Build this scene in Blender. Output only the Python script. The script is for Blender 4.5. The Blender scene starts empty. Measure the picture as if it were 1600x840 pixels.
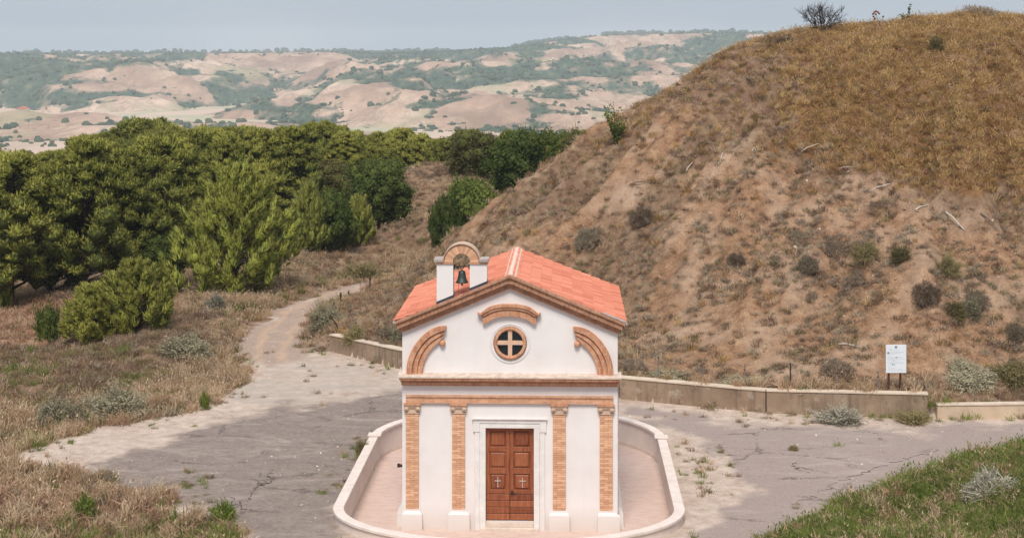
import bpy, bmesh, math, random
import numpy as np
from mathutils import Vector, Matrix, Euler
from mathutils.geometry import tessellate_polygon

S = bpy.context.scene
COL = S.collection
PI = math.pi
R = math.radians
rng = np.random.default_rng(7)
random.seed(7)

# ------------------------------------------------------------------ camera
F, HC, HY = 2525.0, 14.1, 85.0       # focal length in photo pixels, eye height (m), row of the horizon
cam = bpy.data.objects.new('camera', bpy.data.cameras.new('camera'))
COL.objects.link(cam)
cam.location = (0, 0, HC)
cam.rotation_euler = (R(90), 0, 0)
cam.data.sensor_width = 36
cam.data.lens = 36 * F / 1600
cam.data.shift_y = -(420 - HY) / 1600
cam.data.clip_start = 0.5
cam.data.clip_end = 30000
S.camera = cam

# ------------------------------------------------------------------ world, sun, exposure
SUN_EL, SUN_AZ = R(54), R(-174)      # azimuth measured from +Y clockwise: behind the camera, to the left
W = bpy.data.worlds.new('World')
S.world = W
W.use_nodes = True
wn, wl = W.node_tree.nodes, W.node_tree.links
wn.clear()
wo = wn.new('ShaderNodeOutputWorld')
wb = wn.new('ShaderNodeBackground')
wb.inputs['Strength'].default_value = 0.10
sky = wn.new('ShaderNodeTexSky')
sky.sky_type = 'NISHITA'
sky.sun_disc = False
sky.sun_elevation = SUN_EL
sky.sun_rotation = SUN_AZ
sky.dust_density = 2.0
tcw = wn.new('ShaderNodeTexCoord')
mpw = wn.new('ShaderNodeMapping')
mpw.inputs['Scale'].default_value = (1.2, 1.2, 9.0)
nzw = wn.new('ShaderNodeTexNoise')
nzw.inputs['Scale'].default_value = 1.6
nzw.inputs['Detail'].default_value = 5
rpw = wn.new('ShaderNodeValToRGB')
rpw.color_ramp.elements[0].position = 0.3
rpw.color_ramp.elements[0].color = (2.84, 3.26, 3.86, 1)
rpw.color_ramp.elements[1].position = 0.72
rpw.color_ramp.elements[1].color = (3.28, 3.78, 4.38, 1)
mxw = wn.new('ShaderNodeMix')
mxw.data_type = 'RGBA'
mxw.inputs['Factor'].default_value = 0.92
wl.new(tcw.outputs['Generated'], mpw.inputs['Vector'])
wl.new(mpw.outputs['Vector'], nzw.inputs['Vector'])
wl.new(nzw.outputs['Fac'], rpw.inputs['Fac'])
wl.new(sky.outputs['Color'], mxw.inputs['A'])
wl.new(rpw.outputs['Color'], mxw.inputs['B'])
# an overcast sky is brighter overhead than at the horizon
spw = wn.new('ShaderNodeSeparateXYZ')
wl.new(tcw.outputs['Generated'], spw.inputs[0])
grw = wn.new('ShaderNodeValToRGB')
grw.color_ramp.elements[0].position = 0.08
grw.color_ramp.elements[0].color = (0.5, 0.5, 0.5, 1)
grw.color_ramp.elements[1].position = 1.0
grw.color_ramp.elements[1].color = (0.72, 0.69, 0.66, 1)
muw = wn.new('ShaderNodeMix')
muw.data_type = 'RGBA'
muw.blend_type = 'MULTIPLY'
muw.inputs['Factor'].default_value = 1.0
dbw = wn.new('ShaderNodeMix')
dbw.data_type = 'RGBA'
dbw.blend_type = 'ADD'
dbw.inputs['Factor'].default_value = 1.0
wl.new(spw.outputs['Z'], grw.inputs['Fac'])
wl.new(mxw.outputs['Result'], muw.inputs['A'])
wl.new(grw.outputs['Color'], muw.inputs['B'])
wl.new(muw.outputs['Result'], dbw.inputs['A'])
wl.new(muw.outputs['Result'], dbw.inputs['B'])
wl.new(dbw.outputs['Result'], wb.inputs['Color'])
wl.new(wb.outputs['Background'], wo.inputs['Surface'])

sl = bpy.data.lights.new('sun', 'SUN')
sl.energy = 2.3
sl.angle = R(20)
sl.color = (1.0, 0.94, 0.86)
so = bpy.data.objects.new('sun', sl)
COL.objects.link(so)
sd = Vector((math.sin(SUN_AZ) * math.cos(SUN_EL), math.cos(SUN_AZ) * math.cos(SUN_EL), math.sin(SUN_EL)))
so.rotation_euler = sd.to_track_quat('Z', 'Y').to_euler()
so.location = (0, 0, 60)

S.view_settings.view_transform = 'Standard'
S.view_settings.look = 'None'
S.view_settings.gamma = 1
S.view_settings.use_curve_mapping = False
S.view_settings.exposure = 0.52
S.render.engine = 'CYCLES'
S.cycles.max_bounces = 6
S.cycles.diffuse_bounces = 3
S.cycles.transmission_bounces = 3
S.cycles.transparent_max_bounces = 6
S.cycles.volume_bounces = 1

# ------------------------------------------------------------------ tags
def tag(o, label=None, cat=None, group=None, kind=None):
    if label: o['label'] = label
    if cat: o['category'] = cat
    if group: o['group'] = group
    if kind: o['kind'] = kind
    return o

def empty(name, loc=(0, 0, 0), rz=0.0, label=None, cat=None, group=None):
    o = bpy.data.objects.new(name, None)
    o.location = loc
    o.rotation_euler = (0, 0, rz)
    COL.objects.link(o)
    return tag(o, label, cat, group)

def link(name, me, mat=None, parent=None, loc=None, rot=None, scale=None):
    o = bpy.data.objects.new(name, me)
    COL.objects.link(o)
    if mat is not None and len(me.materials) == 0:
        me.materials.append(mat)
    if parent is not None: o.parent = parent
    if loc is not None: o.location = loc
    if rot is not None: o.rotation_euler = rot
    if scale is not None: o.scale = scale
    return o

def copy_tree(o, parent=None):
    c = o.copy()
    COL.objects.link(c)
    c.parent = parent
    for ch in list(o.children):
        copy_tree(ch, c)
    return c

# ------------------------------------------------------------------ node materials
class NT:
    def __init__(self, name):
        self.m = bpy.data.materials.new(name)
        self.m.use_nodes = True
        self.n, self.l = self.m.node_tree.nodes, self.m.node_tree.links
        self.n.clear()
        self.out = self.n.new('ShaderNodeOutputMaterial')
    def new(self, t, **kw):
        x = self.n.new(t)
        for k, v in kw.items(): setattr(x, k, v)
        return x
    def put(self, sock, v):
        if isinstance(v, bpy.types.NodeSocket): self.l.new(v, sock)
        elif v is not None:
            if isinstance(v, (tuple, list)) and len(v) == 3 and sock.type == 'RGBA': v = (*v, 1)
            sock.default_value = v
    def coord(self, kind='Object', scale=(1, 1, 1)):
        if kind == 'World':
            g = self.new('ShaderNodeNewGeometry').outputs['Position']
        else:
            g = self.new('ShaderNodeTexCoord').outputs[kind]
        if tuple(scale) == (1, 1, 1): return g
        m = self.new('ShaderNodeMapping')
        m.inputs['Scale'].default_value = scale
        self.l.new(g, m.inputs['Vector'])
        return m.outputs['Vector']
    def noise(self, vec, scale, detail=4, rough=0.55, dist=0.0):
        x = self.new('ShaderNodeTexNoise')
        self.put(x.inputs['Vector'], vec)
        x.inputs['Scale'].default_value = scale
        x.inputs['Detail'].default_value = detail
        x.inputs['Roughness'].default_value = rough
        x.inputs['Distortion'].default_value = dist
        return x.outputs['Fac']
    def voro(self, vec, scale, feature='F1', out='Distance'):
        x = self.new('ShaderNodeTexVoronoi', feature=feature)
        self.put(x.inputs['Vector'], vec)
        x.inputs['Scale'].default_value = scale
        return x.outputs[out]
    def ramp(self, fac, stops):
        x = self.new('ShaderNodeValToRGB')
        e = x.color_ramp.elements
        while len(e) < len(stops): e.new(0.5)
        for q, (p, c) in zip(e, stops):
            q.position = p
            q.color = (c, c, c, 1) if isinstance(c, (int, float)) else (*c, 1)
        self.put(x.inputs['Fac'], fac)
        return x.outputs['Color']
    def mix(self, fac, a, b, mode='MIX'):
        x = self.new('ShaderNodeMix', data_type='RGBA', blend_type=mode)
        self.put(x.inputs['Factor'], fac)
        self.put(x.inputs['A'], a)
        self.put(x.inputs['B'], b)
        return x.outputs['Result']
    def math(self, op, a, b=None, c=None, clamp=False):
        x = self.new('ShaderNodeMath', operation=op)
        x.use_clamp = clamp
        self.put(x.inputs[0], a)
        if b is not None: self.put(x.inputs[1], b)
        if c is not None: self.put(x.inputs[2], c)
        return x.outputs[0]
    def attr(self, name):
        return self.new('ShaderNodeAttribute', attribute_name=name)
    def sep(self, c):
        x = self.new('ShaderNodeSeparateColor')
        self.l.new(c, x.inputs[0])
        return x.outputs
    def bump(self, h, strength=0.3, dist=0.02, nrm=None):
        x = self.new('ShaderNodeBump')
        x.inputs['Strength'].default_value = strength
        x.inputs['Distance'].default_value = dist
        self.put(x.inputs['Height'], h)
        if nrm is not None: self.put(x.inputs['Normal'], nrm)
        return x.outputs['Normal']
    def surf(self, color, rough=0.9, normal=None, metal=0.0, spec=0.3):
        p = self.new('ShaderNodeBsdfPrincipled')
        self.put(p.inputs['Base Color'], color)
        self.put(p.inputs['Roughness'], rough)
        self.put(p.inputs['Metallic'], metal)
        p.inputs['Specular IOR Level'].default_value = spec
        if normal is not None: self.put(p.inputs['Normal'], normal)
        self.l.new(p.outputs[0], self.out.inputs['Surface'])
        return self.m
    def leaf(self, color, trans=0.3, rough=0.8):
        d = self.new('ShaderNodeBsdfPrincipled')
        self.put(d.inputs['Base Color'], color)
        self.put(d.inputs['Roughness'], rough)
        d.inputs['Specular IOR Level'].default_value = 0.15
        t = self.new('ShaderNodeBsdfTranslucent')
        self.put(t.inputs['Color'], color)
        x = self.new('ShaderNodeMixShader')
        x.inputs[0].default_value = trans
        self.l.new(d.outputs[0], x.inputs[1])
        self.l.new(t.outputs[0], x.inputs[2])
        self.l.new(x.outputs[0], self.out.inputs['Surface'])
        return self.m

def mat_plain(name, c, var=0.12, scale=3.0, rough=0.85, bump=0.15, bs=40.0, bd=0.01, metal=0.0, spec=0.3, kind='Object'):
    t = NT(name)
    v = t.coord(kind)
    n = t.noise(v, scale, 5, 0.6)
    lo = tuple(max(0, q * (1 - var)) for q in c)
    hi = tuple(min(1, q * (1 + var)) for q in c)
    col = t.ramp(n, [(0.3, lo), (0.7, hi)])
    b = t.bump(t.noise(v, bs, 4), bump, bd)
    return t.surf(col, rough, b, metal, spec)

def mat_plaster():
    t = NT('white_plaster')
    v = t.coord('Object')
    n = t.noise(v, 0.9, 6, 0.62)
    col = t.ramp(n, [(0.3, (0.74, 0.69, 0.665)), (0.6, (0.80, 0.755, 0.735)), (0.8, (0.82, 0.785, 0.765))])
    # rain streaks and grime close to the ground
    vs = t.coord('Object', (7, 7, 0.45))
    st = t.ramp(t.noise(vs, 1.2, 5, 0.6), [(0.52, 0.0), (0.8, 1.0)])
    z = t.new('ShaderNodeSeparateXYZ')
    t.l.new(t.coord('Object'), z.inputs[0])
    low = t.ramp(z.outputs['Z'], [(0.0, 1.0), (0.75, 0.0)])
    col = t.mix(t.math('MULTIPLY', st, 0.10), col, (0.55, 0.47, 0.41))
    col = t.mix(t.math('MULTIPLY', low, t.math('MULTIPLY', n, 1.15)), col, (0.60, 0.50, 0.43))
    b = t.bump(t.noise(v, 26, 5), 0.10, 0.01)
    b = t.bump(t.noise(v, 3.0, 3), 0.10, 0.03, b)
    return t.surf(col, 0.85, b, 0, 0.2)

def mat_brick(name, c1, c2, mortar, bw=0.25, bh=0.062, swap=False, per_object=False):
    """one mass of thin brick, used for mouldings; single bricks use per_object"""
    t = NT(name)
    v = t.coord('Object')
    n = t.noise(v, 5.0, 5, 0.65)
    n2 = t.noise(v, 38.0, 4, 0.6)
    if per_object:
        oi = t.new('ShaderNodeObjectInfo').outputs['Random']
        col = t.ramp(oi, [(0.0, c1), (0.25, tuple(a * 0.86 for a in c1)), (0.5, c2), (0.75, tuple(min(1, a * 1.12) for a in c2)), (1.0, tuple(a * 0.9 for a in c1))])
    else:
        br = t.new('ShaderNodeTexBrick')
        vv = t.coord('Object')
        sx = t.new('ShaderNodeSeparateXYZ'); t.l.new(vv, sx.inputs[0])
        cx = t.new('ShaderNodeCombineXYZ')
        t.l.new(sx.outputs['X'], cx.inputs[0]); t.l.new(sx.outputs['Z'], cx.inputs[1])
        t.l.new(cx.outputs[0], br.inputs['Vector'])
        br.inputs['Scale'].default_value = 1.0
        br.inputs['Brick Width'].default_value = bw
        br.inputs['Row Height'].default_value = bh
        br.inputs['Mortar Size'].default_value = 0.006
        br.inputs['Color1'].default_value = (*c1, 1)
        br.inputs['Color2'].default_value = (*c2, 1)
        br.inputs['Mortar'].default_value = (*mortar, 1)
        col = br.outputs['Color']
    col = t.mix(t.ramp(n, [(0.42, 0.0), (0.72, 0.22 if per_object else 0.55)]), col, tuple(a * 0.55 for a in c1))
    col = t.mix(t.ramp(n2, [(0.60, 0.0), (0.75, 0.6)]), col, mortar)
    b = t.bump(n2, 0.5, 0.012)
    return t.surf(col, 0.92, b, 0, 0.2)

def mat_leaf(name, dark, mid, light, trans=0.25, nscale=0.5, tipmix=0.0, tip=(0.3, 0.3, 0.1)):
    t = NT(name)
    oi = t.new('ShaderNodeObjectInfo').outputs['Random']
    n = t.noise(t.coord('Object'), nscale, 3, 0.6)
    f = t.math('ADD', t.math('MULTIPLY', n, 0.6), t.math('MULTIPLY', oi, 0.4))
    col = t.ramp(f, [(0.25, dark), (0.48, mid), (0.70, light)])
    if tipmix > 0:
        a = t.attr('tip').outputs['Fac']
        col = t.mix(t.math('MULTIPLY', a, tipmix), col, tip)
    return t.leaf(col, trans)

M = {}
M['plaster'] = mat_plaster()
M['plaster_trim'] = mat_plain('cream_plaster_trim', (0.74, 0.70, 0.665), 0.09, 4.0, 0.85, 0.2, 30, 0.008)
M['brick_mould'] = mat_brick('moulded_brick', (0.50, 0.22, 0.12), (0.64, 0.33, 0.19), (0.60, 0.45, 0.34), 0.13, 0.21)
M['brick_dark'] = mat_brick('weathered_brick', (0.37, 0.175, 0.10), (0.47, 0.235, 0.14), (0.48, 0.33, 0.24), 0.13, 0.21)
M['brick_band'] = mat_brick('pale_brick_band', (0.56, 0.28, 0.16), (0.68, 0.38, 0.23), (0.66, 0.47, 0.34), 0.26, 0.065)
M['brick'] = mat_brick('single_brick', (0.66, 0.36, 0.215), (0.74, 0.44, 0.275), (0.72, 0.50, 0.35), per_object=True)
M['mortar'] = mat_plain('mortar', (0.62, 0.42, 0.29), 0.2, 12, 0.95, 0.4, 50, 0.01)
M['stone_cap'] = mat_plain('cream_stone', (0.66, 0.545, 0.46), 0.14, 5, 0.9, 0.3, 30, 0.01)
M['capital_stone'] = mat_plain('buff_capital_stone', (0.56, 0.40, 0.295), 0.16, 8, 0.9, 0.3, 30, 0.01)
M['slab'] = mat_plain('weathered_cornice_slab', (0.60, 0.48, 0.40), 0.25, 5, 0.9, 0.3, 30, 0.01)
M['metal'] = mat_plain('grey_lead_flashing', (0.46, 0.39, 0.35), 0.25, 4, 0.6, 0.1, 20, 0.01, 0.1, 0.3)
M['dark_metal'] = mat_plain('dark_flashing', (0.055, 0.06, 0.075), 0.2, 8, 0.6, 0.1, 20, 0.01, 0.3, 0.4)
M['bronze'] = mat_plain('bell_bronze', (0.07, 0.085, 0.075), 0.35, 9, 0.5, 0.2, 30, 0.005, 0.7, 0.5)
M['iron'] = mat_plain('rusty_iron', (0.06, 0.035, 0.028), 0.4, 12, 0.8, 0.3, 40, 0.005, 0.3, 0.3)
M['glass'] = mat_plain('dark_window_glass', (0.012, 0.014, 0.016), 0.3, 3, 0.12, 0.02, 5, 0.002, 0, 0.5)
M['coping'] = mat_plain('pale_coping_stone', (0.735, 0.625, 0.565), 0.10, 2.2, 0.88, 0.25, 25, 0.01)
M['wall_inner'] = mat_plain('pink_cream_render', (0.72, 0.60, 0.535), 0.09, 1.4, 0.9, 0.2, 18, 0.01)
M['cross_wood'] = mat_plain('pale_pink_wood', (0.66, 0.43, 0.30), 0.1, 6, 0.7, 0.1, 30, 0.005)
M['silver'] = mat_plain('white_metal', (0.60, 0.53, 0.46), 0.05, 6, 0.4, 0.05, 30, 0.003, 0.2, 0.5)

def mat_wood():
    t = NT('varnished_door_wood')
    v = t.coord('Object', (14, 14, 1.1))
    n = t.noise(v, 2.2, 6, 0.65, 0.6)
    oi = t.new('ShaderNodeObjectInfo').outputs['Random']
    f = t.math('ADD', t.math('MULTIPLY', n, 0.8), t.math('MULTIPLY', oi, 0.2))
    col = t.ramp(f, [(0.32, (0.13, 0.036, 0.016)), (0.5, (0.26, 0.075, 0.030)), (0.68, (0.40, 0.14, 0.060))])
    v2 = t.noise(t.coord('Object'), 2.2, 4, 0.6)
    col = t.mix(t.ramp(v2, [(0.45, 0.0), (0.8, 0.5)]), col, (0.17, 0.035, 0.014))
    return t.surf(col, 0.5, t.bump(n, 0.15, 0.004), 0, 0.35)
M['wood'] = mat_wood()

def mat_tile():
    t = NT('terracotta_tile')
    oi = t.math('FRACT', t.math('ADD', t.new('ShaderNodeObjectInfo').outputs['Random'], t.new('ShaderNodeNewGeometry').outputs['Random Per Island']))
    v = t.coord('World')
    n = t.noise(v, 0.9, 5, 0.6)
    f = t.math('ADD', t.math('MULTIPLY', oi, 0.45), t.math('MULTIPLY', n, 0.55))
    col = t.ramp(f, [(0.15, (0.47, 0.145, 0.090)), (0.45, (0.59, 0.205, 0.130)), (0.8, (0.68, 0.275, 0.185))])
    v3 = t.noise(v, 14, 4, 0.6)
    col = t.mix(t.ramp(v3, [(0.56, 0.0), (0.75, 0.35)]), col, (0.52, 0.17, 0.11))
    return t.surf(col, 0.85, t.bump(v3, 0.2, 0.006), 0, 0.25)
M['tile'] = mat_tile()

def mat_concrete():
    t = NT('stained_concrete')
    v = t.coord('World')
    n = t.noise(v, 0.8, 6, 0.62)
    col = t.ramp(n, [(0.3, (0.23, 0.160, 0.108)), (0.55, (0.33, 0.238, 0.165)), (0.75, (0.43, 0.325, 0.235))])
    vs = t.coord('World', (3.2, 3.2, 0.35))
    st = t.ramp(t.noise(vs, 1.1, 6, 0.65), [(0.48, 0.0), (0.70, 0.8)])
    col = t.mix(st, col, (0.17, 0.115, 0.08))
    col = t.mix(t.ramp(t.noise(v, 1.7, 5, 0.7), [(0.56, 0.0), (0.66, 0.6)]), col, (0.13, 0.095, 0.075))
    n3 = t.ramp(t.noise(v, 2.4, 4), [(0.6, 0.0), (0.75, 0.7)])
    col = t.mix(n3, col, (0.50, 0.43, 0.36))
    b = t.bump(t.noise(v, 22, 5), 0.35, 0.02)
    return t.surf(col, 0.95, b, 0, 0.2)
M['concrete'] = mat_concrete()
M['concrete_top'] = mat_plain('dusty_concrete_top', (0.62, 0.50, 0.39), 0.15, 2, 0.95, 0.3, 20, 0.02)
M['concrete_pale'] = mat_plain('pale_concrete', (0.56, 0.43, 0.31), 0.16, 1.2, 0.95, 0.3, 20, 0.02)

def mat_paving():
    t = NT('pink_paving')
    br = t.new('ShaderNodeTexBrick')
    t.l.new(t.coord('Object'), br.inputs['Vector'])
    br.inputs['Scale'].default_value = 1
    br.inputs['Brick Width'].default_value = 0.26
    br.inputs['Row Height'].default_value = 0.125
    br.inputs['Mortar Size'].default_value = 0.008
    br.inputs['Color1'].default_value = (0.56, 0.38, 0.315, 1)
    br.inputs['Color2'].default_value = (0.66, 0.49, 0.42, 1)
    br.inputs['Mortar'].default_value = (0.60, 0.47, 0.41, 1)
    n = t.noise(t.coord('Object', (0.6, 3.0, 1)), 1.6, 6, 0.65)
    col = t.mix(t.ramp(n, [(0.35, 0.0), (0.75, 0.75)]), br.outputs['Color'], (0.63, 0.50, 0.44))
    return t.surf(col, 0.9, t.bump(br.outputs['Fac'], -0.3, 0.006), 0, 0.25)
M['paving'] = mat_paving()

# ------------------------------------------------------------------ mesh builder
class MB:
    def __init__(s): s.v, s.f = [], []
    def quad(s, pts):
        i = len(s.v); s.v += [tuple(p) for p in pts]; s.f.append(tuple(range(i, i + len(pts))))
    def box(s, x0, x1, y0, y1, z0, z1):
        i = len(s.v)
        s.v += [(x, y, z) for z in (z0, z1) for y in (y0, y1) for x in (x0, x1)]
        s.f += [tuple(i + k for k in q) for q in ((0, 2, 3, 1), (4, 5, 7, 6), (0, 1, 5, 4), (2, 6, 7, 3), (0, 4, 6, 2), (1, 3, 7, 5))]
    def taper(s, a, b, z0, z1):
        """frustum between rectangles a and b = (x0,x1,y0,y1)"""
        i = len(s.v)
        for r_, z in ((a, z0), (b, z1)):
            s.v += [(x, y, z) for y in r_[2:] for x in r_[:2]]
        s.f += [tuple(i + k for k in q) for q in ((0, 2, 3, 1), (4, 5, 7, 6), (0, 1, 5, 4), (2, 6, 7, 3), (0, 4, 6, 2), (1, 3, 7, 5))]
    def prism(s, poly, y0, y1, holes=()):
        """polygon in (x,z), extruded from y0 (front) to y1"""
        loops = [list(poly)] + [list(h) for h in holes]
        flat = [p for l in loops for p in l]
        tris = tessellate_polygon([[Vector((p[0], p[1], 0)) for p in l] for l in loops])
        i = len(s.v); n = len(flat)
        s.v += [(p[0], y0, p[1]) for p in flat] + [(p[0], y1, p[1]) for p in flat]
        for a, b, c in tris:
            s.f.append((i + a, i + b, i + c)); s.f.append((i + n + c, i + n + b, i + n + a))
        k = 0
        for l in loops:
            m = len(l)
            for q in range(m):
                a, b = i + k + q, i + k + (q + 1) % m
                s.f.append((a, b, b + n, a + n))
            k += m
    def hprism(s, poly, z0, z1):
        """polygon in (x,y), extruded upwards"""
        n = len(poly); i = len(s.v)
        s.v += [(p[0], p[1], z0) for p in poly] + [(p[0], p[1], z1) for p in poly]
        s.f += [tuple(i + n + q for q in range(n)), tuple(i + n - 1 - q for q in range(n))]
        for q in range(n):
            a, b = i + q, i + (q + 1) % n
            s.f.append((a, b, b + n, a + n))
    def lathe(s, prof, n=20, axis='Z', c=(0, 0, 0)):
        i = len(s.v); m = len(prof)
        for q in range(n):
            a = 2 * PI * q / n
            for r_, h in prof:
                if axis == 'Z': s.v.append((c[0] + r_ * math.cos(a), c[1] + r_ * math.sin(a), c[2] + h))
                else: s.v.append((c[0] + r_ * math.cos(a), c[1] + h, c[2] + r_ * math.sin(a)))
        for q in range(n):
            for k in range(m - 1):
                a = i + q * m + k; b = i + ((q + 1) % n) * m + k
                s.f.append((a, b, b + 1, a + 1))
    def tube(s, pts, rad, n=6, cap=True):
        pts = [Vector(p) for p in pts]
        if isinstance(rad, (int, float)): rad = [rad] * len(pts)
        i = len(s.v)
        for k, p in enumerate(pts):
            d = (pts[min(k + 1, len(pts) - 1)] - pts[max(k - 1, 0)]).normalized()
            up = Vector((0, 0, 1)) if abs(d.z) < 0.9 else Vector((1, 0, 0))
            u = d.cross(up).normalized(); w = u.cross(d)
            for q in range(n):
                a = 2 * PI * q / n
                s.v.append(tuple(p + (u * math.cos(a) + w * math.sin(a)) * rad[k]))
        for k in range(len(pts) - 1):
            for q in range(n):
                a = i + k * n + q; b = i + k * n + (q + 1) % n
                s.f.append((a, b, b + n, a + n))
        if cap:
            s.f.append(tuple(i + q for q in range(n))[::-1])
            s.f.append(tuple(i + (len(pts) - 1) * n + q for q in range(n)))
    def mesh(s, name, mat=None, smooth=False, bevel=0.0):
        me = bpy.data.meshes.new(name)
        me.from_pydata(s.v, [], s.f)
        bm = bmesh.new(); bm.from_mesh(me)
        bmesh.ops.recalc_face_normals(bm, faces=bm.faces)
        if bevel > 0:
            es = [e for e in bm.edges if len(e.link_faces) == 2 and e.calc_face_angle(0) > 0.6]
            bmesh.ops.bevel(bm, geom=es, offset=bevel, segments=1, affect='EDGES', clamp_overlap=True)
        bm.to_mesh(me); bm.free()
        if smooth:
            me.polygons.foreach_set('use_smooth', [True] * len(me.polygons))
        if mat: me.materials.append(mat)
        return me
    def build(s, name, mat, parent=None, smooth=False, bevel=0.0, loc=None):
        return link(name, s.mesh(name, mat, smooth, bevel), None, parent, loc)

def fast_mesh(name, verts, faces, mat=None, smooth=False):
    """verts (n,3) array, faces (m,3|4) array"""
    me = bpy.data.meshes.new(name)
    verts = np.asarray(verts, np.float32); faces = np.asarray(faces, np.int32)
    k = faces.shape[1]
    me.vertices.add(len(verts)); me.vertices.foreach_set('co', verts.ravel())
    me.loops.add(faces.size); me.loops.foreach_set('vertex_index', faces.ravel())
    me.polygons.add(len(faces)); me.polygons.foreach_set('loop_start', np.arange(0, faces.size, k, dtype=np.int32))
    me.update(calc_edges=True)
    me.polygons.foreach_set('use_smooth', np.full(len(faces), smooth))
    if mat: me.materials.append(mat)
    return me

# ------------------------------------------------------------------ numpy noise
def _hash(i, j, s):
    h = (i * 374761393 + j * 668265263 + s * 974634777) & 0xffffffff
    h = ((h ^ (h >> 13)) * 1274126177) & 0xffffffff
    return ((h ^ (h >> 16)) & 0xffff) / 65535.0
def vnoise(x, y, s=0):
    xi, yi = np.floor(x).astype(np.int64), np.floor(y).astype(np.int64)
    fx, fy = x - xi, y - yi
    fx = fx * fx * (3 - 2 * fx); fy = fy * fy * (3 - 2 * fy)
    a, b = _hash(xi, yi, s), _hash(xi + 1, yi, s)
    c, d = _hash(xi, yi + 1, s), _hash(xi + 1, yi + 1, s)
    return (a + (b - a) * fx) * (1 - fy) + (c + (d - c) * fx) * fy
def fbm(x, y, s=0, o=4):
    t, a, n = 0, 0.5, 0
    for k in range(o):
        t = t + a * vnoise(x * 2 ** k, y * 2 ** k, s + k * 17); n += a; a *= 0.5
    return t / n
def sstep(a, b, x):
    t = np.clip((x - a) / (b - a), 0, 1)
    return t * t * (3 - 2 * t)
# ------------------------------------------------------------------ terrain
G = 0.62                                   # level of the yard round the sunken chapel court
def P(px, py, Y):                          # a point seen at (px, py) of the photograph, Y metres away
    return ((px - 800) / F * Y, Y, HC - (py - HY) / F * Y)
CP = [P(*a) for a in [
    # hill, one column after another, foot to crest and behind
    (1500, 480, 64.5), (1500, 395, 67.5), (1500, 300, 70.5), (1500, 205, 74), (1500, 120, 78), (1500, 60, 83), (1500, 27, 88), (1500, 33, 94),
    (1370, 500, 65), (1370, 420, 68), (1370, 310, 72), (1370, 210, 76), (1370, 120, 80.5), (1370, 65, 85), (1370, 46, 89), (1370, 52, 94),
    (1240, 505, 66), (1240, 430, 69), (1240, 330, 73), (1240, 220, 77.5), (1240, 130, 82), (1240, 78, 86), (1240, 52, 90), (1240, 70, 96),
    (1600, 470, 64.5), (1600, 380, 68), (1600, 270, 72), (1600, 120, 79), (1600, 38, 88),
    (1120, 530, 67), (1120, 450, 70.5), (1120, 350, 74), (1120, 250, 78), (1120, 170, 82), (1120, 102, 87.5), (1120, 130, 95), 
    (1000, 545, 69.5), (1000, 470, 73), (1000, 390, 76), (1000, 300, 79.5), (1000, 225, 83), (1000, 178, 86), (1000, 230, 94),
    (900, 480, 75), (900, 400, 78.5), (900, 320, 82), (900, 243, 86), (900, 300, 94),
    (800, 520, 74), (800, 430, 79), (800, 360, 83), (800, 310, 87), (800, 360, 95),
    (700, 500, 79), (700, 430, 84), (700, 385, 89), (700, 410, 96),
    (620, 520, 78), (620, 470, 85), (620, 432, 92), (620, 425, 100),
    (560, 510, 80), (560, 470, 87),
    # dry rise beyond, gully, saddle
    (700, 262, 136), (700, 300, 128), (700, 340, 120), (700, 385, 108), (750, 280, 138), (650, 330, 124), (600, 375, 118), (560, 400, 111),
    (640, 395, 110), (850, 300, 130), (800, 330, 118), (520, 375, 113), (470, 398, 106), (600, 415, 104), (540, 425, 102), (930, 300, 128), (620, 300, 140), (500, 330, 128),
    # track
    (560, 445, 94.3), (470, 480, 86.2), (400, 530, 76.4),
    # left bank
    (0, 700, 55.3), (0, 640, 62), (0, 560, 74), (0, 500, 86), (0, 465, 97), (100, 520, 81), (200, 500, 83), (300, 470, 88), (380, 455, 91), (300, 560, 70.2),
    (200, 600, 66), (100, 610, 66), (430, 430, 97), (330, 600, 65.5), (60, 560, 75), (230, 550, 72),
    # bank of green grass, bottom right
    (1400, 790, 48), (1600, 740, 50.5), (1600, 800, 46.5), (1300, 830, 45.6),
]]
CP += [(-70, 60, -1.5), (-70, 90, -3), (-45, 110, -2.0), (-25, 110, -1.2), (-15, 125, -1.0), (-40, 140, -3), (-10, 150, -1.5), (5, 155, 1.0), (-70, 150, -5),
       (-30, 170, -4), (0, 175, -3), (30, 170, -2), (60, 160, 0), (10, 105, 5.5), (20, 108, 10), (32, 108, 12), (18, 125, 3), (45, 115, 10),
       (42, 85, 14), (40, 70, 7), (44, 62, 2), (60, 80, 10), (70, 60, 2), (60, 45, 0.8), (30, 40, 0.9), (10, 35, G), (-10, 35, G), (-40, 40, 0), (60, 110, 8), (80, 130, 3),
       (-5, 112, 3.1), (-2, 125, 3.6)]
for x, y in [(-6, 45), (-12, 50), (-15, 58), (-12, 65), (-8, 70), (0, 62), (8, 55), (14, 50), (6, 45), (18, 57), (12, 59), (4, 62.5), (-3, 66), (25, 57), (33, 57), (-10, 76), (-18, 52)]:
    CP.append((x, y, G))
CP = np.array(CP)
WALLC = [(-8.15, 73.5), (-4.8, 69.5), (-0.4, 66.1), (4.27, 63.4), (9.6, 60.95), (15.4, 59.85), (15.7, 59.83), (19.0, 60.0), (30, 61.2), (45, 66)]   # line of the retaining walls
for x, y in WALLC: CP = np.vstack([CP, (x, y + 0.5, 1.15), (x, y + 2.2, 1.75)])
def _tps(r2): return 0.5 * r2 * np.log(r2 + 1e-9)
def _fit():
    X = CP[:, :2] / 50; n = len(X)
    r2 = ((X[:, None] - X[None]) ** 2).sum(-1)
    K = _tps(r2) + np.eye(n) * 2e-4
    Pm = np.hstack([np.ones((n, 1)), X])
    A = np.block([[K, Pm], [Pm.T, np.zeros((3, 3))]])
    return np.linalg.solve(A, np.concatenate([CP[:, 2], np.zeros(3)]))
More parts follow.
